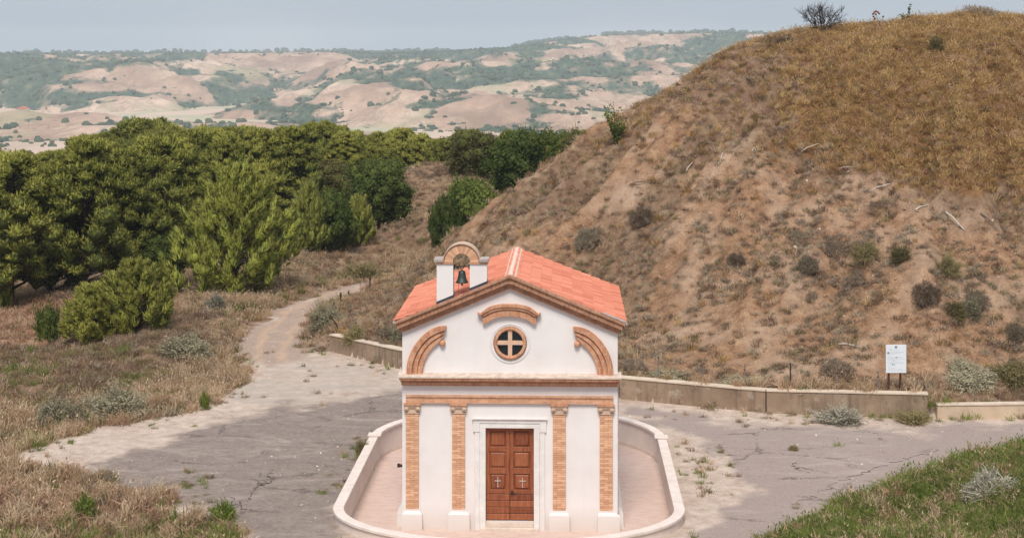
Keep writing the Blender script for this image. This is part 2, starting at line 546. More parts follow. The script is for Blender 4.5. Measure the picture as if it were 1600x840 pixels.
TW = _fit()
def base_z(x, y):
    x = np.asarray(x, float); y = np.asarray(y, float); sh = x.shape
    q = np.stack([x.ravel(), y.ravel()], 1) / 50
    out = np.empty(len(q)); X = CP[:, :2] / 50; n = len(X)
    for k in range(0, len(q), 20000):
        p = q[k:k + 20000]
        r2 = ((p[:, None] - X[None]) ** 2).sum(-1)
        out[k:k + 20000] = _tps(r2) @ TW[:n] + TW[n] + p @ TW[n + 1:]
    return out.reshape(sh)
def poly_sd(poly, x, y):
    """signed distance to a polygon, positive inside"""
    x = np.asarray(x, float); y = np.asarray(y, float)
    d = np.full(x.shape, 1e9); ins = np.zeros(x.shape, bool); n = len(poly)
    for i in range(n):
        ax, ay = poly[i]; bx, by = poly[(i + 1) % n]
        ex, ey = bx - ax, by - ay
        t = np.clip(((x - ax) * ex + (y - ay) * ey) / (ex * ex + ey * ey + 1e-12), 0, 1)
        d = np.minimum(d, np.hypot(x - ax - t * ex, y - ay - t * ey))
        c = ((ay > y) != (by > y))
        with np.errstate(divide='ignore', invalid='ignore'):
            xi = (bx - ax) * (y - ay) / (by - ay + 1e-12) + ax
        ins ^= c & (x < xi)
    return np.where(ins, d, -d)
def flatpoly(pts):                         # polygon drawn on the yard, as plan coordinates
    return [((px - 800) / F * Y, Y) for px, py in pts for Y in [(HC - G) * F / (py - HY)]]
YARD = flatpoly([(-60, 725), (60, 697), (150, 668), (240, 657), (310, 642), (370, 607), (384, 585), (362, 560), (372, 524), (400, 500), (470, 466), (545, 445), (610, 433),
                 (632, 440), (560, 458), (505, 482), (474, 510), (482, 542), (520, 549), (627, 576), (970, 623), (1200, 646), (1450, 656), (1600, 653), (1900, 640),
                 (1900, 640), (1600, 703), (1500, 732), (1400, 758), (1290, 795), (1205, 845), (1190, 1000), (390, 1000), (372, 850), (330, 812), (250, 785), (180, 770), (120, 735), (0, 722)])
def yard_w(x, y): return sstep(-1.2, 0.3, poly_sd(YARD, x, y))
COURT_C = (-0.0667, 48.0); COURT_A = math.atan(-85 / F)
def court_local(x, y):
    c, s = math.cos(-COURT_A), math.sin(-COURT_A)
    dx, dy = np.asarray(x) - COURT_C[0], np.asarray(y) - COURT_C[1]
    return dx * c - dy * s, dx * s + dy * c
def court_world(x, y):
    c, s = math.cos(COURT_A), math.sin(COURT_A)
    return COURT_C[0] + x * c - y * s, COURT_C[1] + x * s + y * c
def court_ring(r, n=24):                   # r is the half width; local plan outline, counter-clockwise
    o = 5.1 - r
    pts = [(r * math.cos(a), 7.6 + (4.75 - o) * math.sin(a)) for a in np.linspace(0, PI, n)]
    pts += [(-r * math.cos(a), -0.9 - (3.6 - o) * math.sin(a)) for a in np.linspace(0, PI, n)]
    return pts
def wall_side(x, y):                       # metres behind the retaining wall line (positive = uphill)
    xs = np.array([p[0] for p in WALLC]); ys = np.array([p[1] for p in WALLC])
    return y - np.interp(x, xs, ys)
PADCO = [(1.0, 0.0)]
def ground_z(x, y):
    x = np.asarray(x, float); y = np.asarray(y, float)
    z = base_z(np.clip(x, -75, 85), np.clip(y, 33, 180))
    hill = sstep(1.6, 5.0, z) * sstep(-14, -6, x + (y - 80) * 0.0)
    # rills running down the slope round the hill's centre
    ang = np.arctan2(y - 92, x - 24); rad = np.hypot(x - 24, y - 92)
    rill = fbm(ang * 13, rad * 0.10, 5, 4)
    z = z + hill * ((rill - 0.5) * 2.9 * sstep(6, 16, rad) + (fbm(ang * 42, rad * 0.22, 8, 3) - 0.5) * 1.0 * sstep(8, 16, rad) + (fbm(x * 0.55, y * 0.55, 9, 4) - 0.5) * 0.7)
    z = z + (1 - hill) * ((fbm(x * 0.35, y * 0.35, 3, 4) - 0.5) * 0.55 + (fbm(x * 0.13, y * 0.13, 4, 3) - 0.5) * 1.7)
    z = z + (fbm(x * 1.6, y * 1.6, 11, 3) - 0.5) * 0.14
    w = yard_w(x, y)
    wx = (x > WALLC[0][0]) & (x < 46)
    ws = wall_side(x, y)
    w = np.where(wx, np.where(ws > 0, 0.0, np.maximum(w, sstep(-6, -0.5, ws) * sstep(-8, 0, 40 - x))), w)
    z = z * (1 - w) + (G + (fbm(x * 0.2, y * 0.2, 2, 2) - 0.5) * 0.05) * w
    # behind the wall the soil starts level with its top
    wt = 1.42 - 0.35 * sstep(15.2, 15.6, x)
    z = np.where(wx & (ws > 0) & (ws < 2.0) & (y < 80), wt * (1 - sstep(0.3, 2.0, ws)) + z * sstep(0.3, 2.0, ws), z)
    # beyond the wood the land falls to the valley
    z = z * (1 - sstep(180, 900, y)) + (-66.0) * sstep(178, 760, y)
    z = z * (1 - sstep(90, 600, np.abs(x))) - 66.0 * sstep(90, 600, np.abs(x))
    return z
def streak(x, y):
    """bare clay runnels down the flank of the hill, 0..1"""
    ang = np.arctan2(y - 92, x - 24); rad = np.hypot(x - 24, y - 92)
    r1 = fbm(ang * 13, rad * 0.10, 5, 4); r2 = fbm(ang * 30, rad * 0.16, 6, 3)
    z = base_z(x, y)
    return sstep(0.50, 0.62, 0.65 * r1 + 0.35 * r2) * sstep(2.0, 4.0, z) * sstep(12.5, 9.5, z) * sstep(10, 15, rad) * (y < 96) if False else sstep(0.50, 0.62, 0.65 * r1 + 0.35 * r2) * sstep(2.0, 4.0, z) * (1 - sstep(9.5, 12.5, z)) * sstep(8, 13, rad) * (y < 98) * (y > 60)
def hit(px, py, y0=40.0, y1=260.0):
    """where the line of sight through (px, py) meets the ground"""
    Y = np.arange(y0, y1, 0.1)
    X = (px - 800) / F * Y
    zr = HC - (py - HY) / F * Y
    zt = ground_z(X, Y)
    k = np.argmax(zt >= zr)
    if not (zt >= zr).any(): k = len(Y) - 1
    return float(X[k]), float(Y[k]), float(zt[k])

# cover painted on the ground: polygons in photograph pixels carried onto the surface
def pix(x, y, z): return 800 + F * x / y, HY + F * (HC - z) / y
ASPH = [[(150, 735), (215, 697), (330, 668), (450, 628), (560, 616), (660, 610), (660, 690), (600, 690), (540, 800), (560, 1000), (385, 1000), (365, 830), (300, 800), (215, 770)],
        [(960, 632), (1100, 650), (1200, 664), (1450, 670), (1600, 666), (1900, 654), (1900, 660), (1600, 700), (1500, 728), (1400, 752), (1290, 790), (1200, 845), (1180, 1000), (1080, 1000), (1090, 850), (1145, 800), (1168, 745), (1140, 705), (1075, 686), (985, 655)]]
THIN = [[(420, 578), (520, 562), (640, 580), (640, 612), (540, 612), (400, 640), (372, 612)]]
TRACK = [[(360, 562), (374, 524), (402, 502), (470, 468), (545, 446), (612, 434), (632, 440), (560, 457), (505, 482), (474, 510), (480, 545), (520, 560), (420, 585)]]
GREEN = [[(1205, 845), (1290, 793), (1400, 757), (1500, 731), (1600, 702), (1900, 640), (1900, 1000), (1190, 1000)]]
DARKL = [[(-200, 548), (120, 532), (250, 512), (330, 522), (300, 556), (230, 592), (100, 618), (-200, 650)], [(440, 400), (520, 390), (520, 430), (440, 440)]]
STRAWL = [[(190, 610), (280, 560), (372, 585), (376, 605), (310, 650), (230, 655)], [(-200, 640), (60, 640), (110, 680), (0, 700), (-200, 700)], [(300, 455), (420, 440), (400, 470), (330, 500)], [(560, 430), (700, 330), (720, 270), (780, 270), (740, 380), (650, 440)]]
GREENL = [[(-200, 690), (70, 676), (100, 690), (-200, 712)], [(360, 510), (400, 480), (470, 452), (600, 425), (600, 432), (480, 462), (405, 498)], [(0, 835), (300, 815), (380, 840), (380, 900), (0, 900)], [(170, 590), (250, 565), (260, 590), (180, 610)], [(1, 585), (80, 575), (80, 600), (1, 610)]]
WEEDP = [[(1050, 690), (1075, 684), (1115, 720), (1110, 770), (1080, 790), (1060, 740)], [(1120, 690), (1150, 740), (1165, 780), (1140, 770)], [(270, 735), (330, 740), (350, 800), (300, 790)], [(545, 680), (580, 675), (560, 730), (535, 740)], [(1060, 790), (1072, 790), (1070, 830), (1050, 835)]]
DARKP = [[(1225, 350), (1300, 335), (1385, 395), (1380, 450), (1330, 470), (1250, 440)], [(1430, 440), (1520, 470), (1600, 540), (1600, 600), (1500, 530), (1430, 490)]]
GOLD = [[(1235, 60), (1330, 45), (1500, 10), (1900, 20), (1900, 330), (1620, 300), (1480, 300), (1400, 285), (1330, 255), (1230, 235), (1232, 170), (1262, 120)]]
BARE = [[(1010, 420), (1120, 250), (1165, 190), (1185, 235), (1300, 270), (1420, 320), (1620, 380), (1620, 640), (1000, 590), (975, 520)]]
MEADOW = [[(-300, 480), (60, 455), (140, 470), (120, 520), (60, 545), (-300, 560)]]
PATH = [[(512, 445), (535, 400), (560, 375), (572, 380), (550, 405), (530, 450)], [(1085, 300), (1130, 235), (1155, 205), (1165, 210), (1135, 260), (1095, 310), (1060, 360), (1048, 352)]]
def cov(polys, qx, qy, soft):
    m = np.zeros(qx.shape)
    for p in polys: m = np.maximum(m, sstep(-soft, soft, poly_sd(p, qx, qy)))
    return m

def grade(lo, hi, step, far, g):
    a = list(np.arange(lo, hi + 1e-6, step)); s = step
    while a[-1] < far: s *= g; a.append(a[-1] + s)
    return a
gx = np.array(sorted(set([-v for v in grade(30, 30, 0.3, 4200, 1.11)] + list(np.arange(-29.7, 30, 0.3)) + grade(30, 30, 0.3, 4200, 1.11))))
gy = np.array([24, 28, 31, 34, 36, 38, 39.5, 40.5] + grade(41, 98, 0.3, 9000, 1.035))
GX, GY = np.meshgrid(gx, gy)
nx, ny = len(gx), len(gy)
lx, ly = court_local(GX, GY)
ring = court_ring(4.95)
sdc = poly_sd(ring, lx, ly)
# pull the vertices nearest to the court wall onto its centre line, so that the sheet ends inside the wall
snap = (np.abs(sdc) < 0.20)
rp = np.array(ring)
def nearest_on(poly, x, y):
    best = None; n = len(poly)
    for i in range(n):
        ax, ay = poly[i]; bx, by = poly[(i + 1) % n]; ex, ey = bx - ax, by - ay
        t = np.clip(((x - ax) * ex + (y - ay) * ey) / (ex * ex + ey * ey + 1e-12), 0, 1)
        qx, qy = ax + t * ex, ay + t * ey; d = np.hypot(x - qx, y - qy)
        if best is None: best = [d, qx, qy]
        else:
            m = d < best[0]
            best = [np.where(m, d, best[0]), np.where(m, qx, best[1]), np.where(m, qy, best[2])]
    return best[1], best[2]
ix = np.where(snap)
nxp, nyp = nearest_on(ring, lx[ix], ly[ix])
wx_, wy_ = court_world(nxp, nyp)
GX[ix] = wx_; GY[ix] = wy_
# the same along the retaining wall: the step in the ground stays hidden inside the wall
wsd = wall_side(GX, GY)
wsn = (np.abs(wsd) <= 0.151) & (GX > WALLC[0][0]) & (GX < 44)
GY[wsn] -= wsd[wsn]
GZ = ground_z(GX, GY)
GZ[snap] = G
GZ[wsn] = G
inside = (sdc > 0) & ~snap
idx = np.arange(nx * ny).reshape(ny, nx)
A_, B_, C_, D_ = idx[:-1, :-1], idx[:-1, 1:], idx[1:, 1:], idx[1:, :-1]
ins = inside.ravel(); sn = snap.ravel()
st = np.where(ins, 1, np.where(sn, 0, -1))
a, b, c, d = (q.ravel() for q in (A_, B_, C_, D_))
usebd = (st[a] * st[c] < 0)
tri = np.concatenate([np.stack([a, b, np.where(usebd, d, c)], 1), np.stack([np.where(usebd, b, a), c, d], 1)])
keep = ~((st[tri] == 1).any(1))
tri = tri[keep]
qx, qy = pix(GX, GY, GZ)
jx = (fbm(GX * 0.9, GY * 0.9, 31, 4) - 0.5) + 0.8 * (fbm(GX * 0.25, GY * 0.25, 33, 3) - 0.5); jy = (fbm(GX * 0.9, GY * 0.9, 47, 4) - 0.5) + 0.8 * (fbm(GX * 0.25, GY * 0.25, 49, 3) - 0.5)
jqx, jqy = qx + jx * 90, qy + jy * 34
near = GY < 175
m_as = cov(ASPH, jqx, jqy, 14) * near
m_th = cov(THIN, jqx, jqy, 12) * near
m_tr = cov(TRACK, jqx, jqy + 8, 14)
RUTS = [[(430, 565), (445, 520), (485, 480), (560, 448), (563, 450), (495, 484), (458, 522), (446, 565)], [(395, 565), (405, 520), (450, 480), (540, 447), (543, 449), (460, 483), (417, 522), (410, 565)]]
m_ru = cov(RUTS, qx + jx * 16, qy + jy * 8, 4) * near * 0.7 * near
m_yd = sstep(-0.25, 0.35, poly_sd(YARD, GX + jx * 1.6, GY + jy * 1.6)) * near
m_yd = np.maximum(m_yd, ((wall_side(GX, GY) < 0.2) & (wall_side(GX, GY) > -3) & (GX > -8) & (GX < 40)) * 1.0)
m_gr = cov(GREEN, jqx, jqy, 10) * (GY < 60)
m_go = cov(GOLD, jqx + jx * 60, jqy + jy * 60, 16) * near * (GY > 62)
m_ba = cov(BARE, jqx + jx * 80, jqy + jy * 60, 30) * near * (GY > 62) * (1 - m_go)
m_st = streak(GX, GY)
m_ba = np.maximum(m_ba, m_st * 0.85 * (1 - m_go))
m_pa = np.maximum(cov(PATH, qx + jx * 40, qy + jy * 26, 11) * near * 0.62, m_ru)
m_me = cov(MEADOW, jqx, jqy, 10) * near
def put_attr(me, name, chans):
    at = me.attributes.new(name, 'FLOAT_COLOR', 'POINT')
    arr = np.stack([q.ravel() for q in chans] + [np.ones(chans[0].size)], 1).astype(np.float32)
    at.data.foreach_set('color', arr.ravel())

def mat_ground():
    t = NT('ground')
    v = t.coord('World')
    A = t.sep(t.attr('cover_a').outputs['Color'])     # asphalt, thin dusty asphalt, track
    B = t.sep(t.attr('cover_b').outputs['Color'])     # yard dust, green, gold
    C = t.sep(t.attr('cover_c').outputs['Color'])     # bare slope, path, meadow
    n1 = t.noise(v, 0.35, 6, 0.6); n2 = t.noise(v, 2.2, 6, 0.65); n3 = t.noise(v, 14, 5, 0.65); n4 = t.noise(v, 60, 3, 0.7)
    # wild ground under dry grass
    wild = t.ramp(n2, [(0.30, (0.14, 0.085, 0.052)), (0.5, (0.27, 0.175, 0.11)), (0.72, (0.42, 0.30, 0.195))])
    wild = t.mix(t.ramp(n1, [(0.42, 0.0), (0.7, 0.55)]), wild, (0.22, 0.125, 0.09))
    # bare clay slope
    clay = t.ramp(t.math('ADD', t.math('MULTIPLY', n2, 0.6), t.math('MULTIPLY', n3, 0.4)), [(0.36, (0.17, 0.090, 0.052)), (0.5, (0.34, 0.195, 0.112)), (0.64, (0.51, 0.32, 0.195))])
    clay = t.mix(t.ramp(n1, [(0.45, 0.0), (0.65, 0.6)]), clay, (0.56, 0.41, 0.30))
    speck = t.ramp(t.voro(v, 5.0), [(0.05, 1.0), (0.11, 0.0)])
    clay = t.mix(t.math('MULTIPLY', speck, 0.5), clay, (0.66, 0.54, 0.42))
    gold = t.ramp(n2, [(0.3, (0.15, 0.078, 0.035)), (0.6, (0.28, 0.15, 0.07)), (0.8, (0.38, 0.22, 0.10))])
    green = t.ramp(n2, [(0.3, (0.05, 0.055, 0.018)), (0.7, (0.13, 0.12, 0.04))])
    mead = t.ramp(n2, [(0.3, (0.40, 0.22, 0.14)), (0.7, (0.52, 0.33, 0.22))])
    dust = t.ramp(t.math('ADD', t.math('MULTIPLY', n2, 0.6), t.math('MULTIPLY', n3, 0.4)), [(0.34, (0.36, 0.265, 0.205)), (0.5, (0.51, 0.40, 0.33)), (0.66, (0.64, 0.53, 0.445))])
    dust = t.mix(t.ramp(t.noise(v, 0.9, 5, 0.7), [(0.55, 0.0), (0.70, 0.55)]), dust, (0.36, 0.26, 0.205))
    grit = t.noise(v, 7.0, 6, 0.85)
    asph = t.ramp(t.math('ADD', t.math('MULTIPLY', grit, 0.7), t.math('MULTIPLY', n2, 0.3)), [(0.33, (0.165, 0.130, 0.112)), (0.5, (0.25, 0.200, 0.172)), (0.68, (0.35, 0.285, 0.245))])
    # right-hand road is paler and pinker than the yard on the left
    sx = t.new('ShaderNodeSeparateXYZ'); t.l.new(v, sx.inputs[0])
    asph = t.mix(t.math('MULTIPLY', t.ramp(t.math('MULTIPLY_ADD', sx.outputs['X'], 0.1, 0.5), [(0.2, 0.0), (1.0, 1.0)]), 0.75), asph, t.ramp(n3, [(0.3, (0.30, 0.232, 0.205)), (0.7, (0.42, 0.335, 0.30))]))
    asph = t.mix(t.ramp(t.noise(t.coord('World', (0.5, 1.3, 1)), 0.55, 7, 0.72, 0.9), [(0.53, 0.0), (0.70, 0.65)]), asph, (0.45, 0.37, 0.32))
    asph = t.mix(t.ramp(t.noise(v, 3.2, 6, 0.75), [(0.60, 0.0), (0.70, 0.55)]), asph, (0.15, 0.12, 0.105))
    asph = t.mix(t.ramp(t.noise(v, 1.1, 7, 0.8), [(0.665, 0.0), (0.685, 0.8)]), asph, (0.66, 0.58, 0.51))
    cr = t.voro(t.coord('World', (1, 1, 0.0)), 0.33, 'DISTANCE_TO_EDGE')
    crn = t.math('ADD', cr, t.math('MULTIPLY', t.math('SUBTRACT', t.noise(v, 1.6, 5, 0.7), 0.5), 0.26))
    crk = t.math('MULTIPLY', t.math('MULTIPLY', t.ramp(t.math('ABSOLUTE', crn), [(0.0, 1.0), (0.022, 0.0)]), t.ramp(n1, [(0.46, 0.0), (0.56, 1.0)])), 0.75)
    asph = t.mix(crk, asph, (0.09, 0.07, 0.06))
    trk = t.ramp(grit, [(0.3, (0.26, 0.185, 0.145)), (0.7, (0.48, 0.36, 0.29))])
    trk = t.mix(t.ramp(t.noise(v, 0.8, 5, 0.7), [(0.5, 0.0), (0.65, 0.6)]), trk, (0.45, 0.335, 0.26))
    n5 = t.math('ADD', t.math('MULTIPLY', t.noise(v, 1.3, 7, 0.75), 0.6), t.math('MULTIPLY', n3, 0.4))
    def sharp(m, k=0.5):
        return t.ramp(t.math('ADD', m, t.math('MULTIPLY', t.math('SUBTRACT', n5, 0.5), k * 2.2)), [(0.22, 0.0), (0.78, 1.0)])
    col = wild
    col = t.mix(sharp(C[0], 0.9), col, clay)
    col = t.mix(sharp(B[2]), col, gold)
    col = t.mix(sharp(C[2]), col, mead)
    col = t.mix(sharp(B[0]), col, dust)
    col = t.mix(sharp(B[1]), col, green)
    col = t.mix(sharp(A[2]), col, trk)
    col = t.mix(t.math('MULTIPLY', sharp(A[1], 0.7), t.ramp(t.noise(t.coord('World', (0.4, 2.2, 1)), 0.8, 6, 0.7), [(0.4, 0.15), (0.65, 0.85)])), col, (0.40, 0.345, 0.30))
    col = t.mix(sharp(A[0], 0.9), col, asph)
    col = t.mix(sharp(C[1], 1.1), col, t.ramp(n3, [(0.3, (0.40, 0.26, 0.18)), (0.7, (0.58, 0.41, 0.29))]))
    # the valley floor beyond
    far = t.ramp(t.math('MULTIPLY', sx.outputs['Y'], 0.001), [(0.25, 0.0), (0.5, 1.0)])
    fl = t.noise(t.coord('World', (0.004, 0.0016, 0)), 1.0, 4, 0.5)
    fcol = t.ramp(fl, [(0.40, (0.50, 0.37, 0.27)), (0.48, (0.62, 0.45, 0.35)), (0.56, (0.42, 0.40, 0.25)), (0.6, (0.60, 0.45, 0.34))])
    col = t.mix(far, col, fcol)
    h = t.math('ADD', t.math('MULTIPLY', n3, 0.5), t.math('MULTIPLY', n4, 0.25))
    inv = t.math('SUBTRACT', 1.05, t.math('MAXIMUM', A[0], t.math('MULTIPLY', B[0], 0.8)))
    bp = t.new('ShaderNodeBump')
    bp.inputs['Distance'].default_value = 0.12
    t.l.new(h, bp.inputs['Height']); t.l.new(inv, bp.inputs['Strength'])
    return t.surf(col, 0.95, bp.outputs[0], 0, 0.15)
gme = fast_mesh('ground', np.stack([GX.ravel(), GY.ravel(), GZ.ravel()], 1), tri, mat_ground(), True)
put_attr(gme, 'cover_a', [m_as, m_th, m_tr])
put_attr(gme, 'cover_b', [m_yd, m_gr, m_go])
put_attr(gme, 'cover_c', [m_ba, m_pa, m_me])
tag(link('ground', gme), 'dusty yard, dry banks and the steep clay hill as one ground', kind='structure')

# ------------------------------------------------------------------ far hills across the valley
RIDGE = np.array([(-800, 84), (0, 82), (200, 81), (400, 80), (480, 79), (600, 81), (700, 78), (800, 72), (850, 64), (900, 57), (950, 53), (1000, 51), (1100, 49), (1200, 50), (1400, 56), (1600, 60), (2400, 70)])
fx = np.concatenate([np.arange(-4200, -1900, 60), np.arange(-1900, 1500, 13), np.arange(1500, 4200, 60)])
fy = np.concatenate([np.arange(1150, 5150, 14), np.arange(5150, 7000, 80)])
FX, FY = np.meshgrid(fx, fy)
def far_z(x, y):
    px = 800 + F * x / 5000
    zr = HC - (np.interp(px, RIDGE[:, 0], RIDGE[:, 1]) - HY) / F * 5000
    s = np.clip((y - 1350) / 3650, 0, 1.0)
    z = -69 + (zr + 66) * (0.35 * s + 0.65 * sstep(0.0, 1.0, s))
    wx = x + (fbm(x / 260, y / 260, 61, 3) - 0.5) * 260; wy = y + (fbm(x / 260, y / 260, 71, 3) - 0.5) * 260
    r1 = 1 - np.abs(2 * fbm(wx / 420, wy / 700, 81, 5) - 1)
    r2 = 1 - np.abs(2 * fbm(wx / 130, wy / 240, 91, 4) - 1)
    env = sstep(1350, 2300, y) * (1 - 0.97 * sstep(3900, 4950, y))
    r3 = 1 - np.abs(2 * fbm(wx / 60, wy / 110, 95, 3) - 1)
    z = z + env * ((r1 - 0.72) * 115 + (r2 - 0.7) * 44 + (r3 - 0.7) * 11)
    z = z + (fbm(x / 90, y / 90, 23, 3) - 0.5) * 5 * sstep(1350, 1800, y)
    # the plateau edge is the highest thing seen from this side of the valley
    cap = HC - (np.interp(800 + F * x / np.maximum(y, 1), RIDGE[:, 0], RIDGE[:, 1]) + 2.0 + 2.2 * fbm(x / 120, y / 300, 171, 3) - HY) / F * y
    z = np.where(y < 4980, np.minimum(z, cap), z)
    z = np.where(y > 5000, z - (y - 5000) * 0.03, z)
    return z
FZ = far_z(FX, FY)
n_, m_ = FX.shape
idx = np.arange(n_ * m_).reshape(n_, m_)
fq = np.stack([idx[:-1, :-1], idx[:-1, 1:], idx[1:, 1:], idx[1:, :-1]], -1).reshape(-1, 4)
def scrub_mask(x, y):
    z = far_z(x, y)
    px, py = 800 + F * x / y, HY + F * (HC - z) / y
    curv = far_z(x, y - 40) + far_z(x, y + 40) + far_z(x - 40, y) + far_z(x + 40, y) - 4 * z
    m = 1.3 * (fbm(x / 190, y / 520, 131, 5) - 0.40) + 1.9 * (fbm(x / 48, y / 120, 141, 5) - 0.5) + 0.8 * (fbm(x / 18, y / 45, 151, 3) - 0.5) + np.clip(curv * 0.045, -0.25, 0.3)
    m = m + 0.55 * cov([[(-200, 70), (310, 78), (330, 98), (250, 108), (180, 104), (90, 112), (40, 145), (-200, 150)], [(-100, 145), (130, 142), (150, 158), (-100, 166)],
                       [(490, 70), (900, 40), (900, 66), (830, 84), (700, 92), (560, 92)], [(1080, 40), (1300, 40), (1300, 80), (1150, 74)], [(540, 112), (640, 105), (760, 100), (900, 120), (700, 138), (560, 130)]], px, py, 6)
    m = m - 0.5 * cov([[(330, 84), (480, 84), (560, 100), (420, 110), (250, 112)], [(110, 112), (330, 100), (340, 118), (200, 150), (120, 135)], [(560, 176), (700, 165), (900, 180), (1000, 215), (500, 215)], [(720, 138), (800, 132), (830, 165), (760, 165)],
                       [(430, 140), (500, 138), (520, 158), (430, 158)], [(-100, 170), (200, 165), (420, 185), (420, 215), (-100, 215)], [(930, 56), (1090, 58), (1060, 72), (950, 70)], [(930, 140), (990, 135), (1060, 175), (880, 170)]], px, py, 6)
    return m
FM = scrub_mask(FX, FY)
def mat_far():
    t = NT('far_hills')
    v = t.coord('World')
    a = t.attr('scrub').outputs['Fac']
    n = t.noise(t.coord('World', (0.02, 0.008, 0.03)), 1.0, 6, 0.7)
    n2 = t.noise(t.coord('World', (0.008, 0.003, 0.01)), 1.0, 6, 0.7)
    n3 = t.noise(t.coord('World', (0.08, 0.03, 0.08)), 1.0, 4, 0.7)
    f = t.math('ADD', a, t.math('MULTIPLY', t.math('SUBTRACT', n, 0.5), 2.2))
    f = t.ramp(f, [(0.0, 0.0), (0.04, 0.45), (0.32, 1.0)])
    gl = t.ramp(t.math('ABSOLUTE', t.math('SUBTRACT', t.noise(t.coord('World', (0.012, 0.004, 0.02)), 1.0, 7, 0.75, 0.8), 0.5)), [(0.0, 1.0), (0.03, 0.0)])
    soil = t.ramp(n2, [(0.36, (0.32, 0.20, 0.145)), (0.5, (0.50, 0.34, 0.245)), (0.62, (0.64, 0.47, 0.355))])
    soil = t.mix(t.ramp(n3, [(0.5, 0.0), (0.7, 0.6)]), soil, (0.34, 0.24, 0.18))
    soil = t.mix(t.math('MULTIPLY', gl, 0.6), soil, (0.24, 0.19, 0.13))
    veg = t.ramp(n3, [(0.35, (0.035, 0.065, 0.045)), (0.55, (0.075, 0.11, 0.07)), (0.7, (0.18, 0.18, 0.10))])
    g2 = t.ramp(t.noise(t.coord('World', (0.009, 0.003, 0.01)), 1.0, 3, 0.5), [(0.57, 0.0), (0.62, 0.45)])
    soil = t.mix(g2, soil, (0.26, 0.28, 0.14))
    return t.surf(t.mix(f, soil, veg), 1.0, None, 0, 0.0)
fme = fast_mesh('far_hills', np.stack([FX.ravel(), FY.ravel(), FZ.ravel()], 1), fq, mat_far(), True)
at = fme.attributes.new('scrub', 'FLOAT', 'POINT'); at.data.foreach_set('value', FM.ravel().astype(np.float32))
tag(link('hills', fme), 'pale eroded hills with green scrub across the valley', kind='structure')

# air: one closed box of haze round everything, the sky stays outside
def haze():
    mb = MB(); mb.box(-4700, 4700, -300, 9400, -110, 150)
    t = NT('haze')
    pv = t.new('ShaderNodeVolumePrincipled')
    pv.inputs['Color'].default_value = (0.80, 0.90, 1.0, 1)
    pv.inputs['Density'].default_value = HAZE_D
    pv.inputs['Anisotropy'].default_value = 0.0
    t.l.new(pv.outputs[0], t.out.inputs['Volume'])
    o = mb.build('haze', t.m)
    tag(o, 'thin blue summer haze lying over the valley', kind='stuff')
HAZE_D = 0.00014
haze()
# ------------------------------------------------------------------ the chapel
L = 7.1
chapel = empty('chapel', (COURT_C[0], COURT_C[1], 0), COURT_A, 'small white chapel with brick pilasters, wooden double door and terracotta tiled gable roof', 'chapel')

WZ = 5.53; WXc = 0.01
def circle(cx, cz, r, n=40): return [(cx + r * math.cos(2 * PI * k / n), cz + r * math.sin(2 * PI * k / n)) for k in range(n)]
mb = MB()
body = [(-3.2, -0.3), (3.2, -0.3), (3.2, 5.90), (0, 7.20), (-3.2, 5.90)]
door_hole = [(-0.715, 0.24), (0.715, 0.24), (0.715, 3.02), (-0.715, 3.02)]
mb.prism(body, 0.0, 0.42, [circle(WXc, WZ, 0.50), door_hole])
wall_o = mb.build('wall', M['plaster'], chapel)
mb = MB()
mb.prism(body, 0.42, L - 0.1)
mb.build('nave_wall', M['plaster'], chapel)
# shallow splay round the window
mb = MB()
mb.lathe([(0.60, -0.012), (0.575, -0.030), (0.50, 0.015), (0.50, 0.10)], 40, 'Y', (WXc, 0, WZ))
mb.build('window_splay', M['plaster_trim'], chapel, True)
# round window
win = MB(); win.lathe([(0.385, 0.10), (0.385, -0.055), (0.40, -0.075), (0.445, -0.085), (0.475, -0.065), (0.485, -0.02), (0.485, 0.10)], 48, 'Y', (WXc, 0, WZ))
wino = win.build('window', M['brick_mould'], chapel, True)
g = MB(); g.prism(circle(WXc, WZ, 0.40, 32), 0.06, 0.075); g.build('pane', M['glass'], wino)
c = MB(); c.box(WXc - 0.062, WXc + 0.062, -0.03, 0.045, WZ - 0.38, WZ + 0.38); c.build('mullion', M['cross_wood'], wino)
c = MB(); c.box(WXc - 0.38, WXc + 0.38, -0.026, 0.041, WZ - 0.045, WZ + 0.075); c.build('transom', M['cross_wood'], wino)

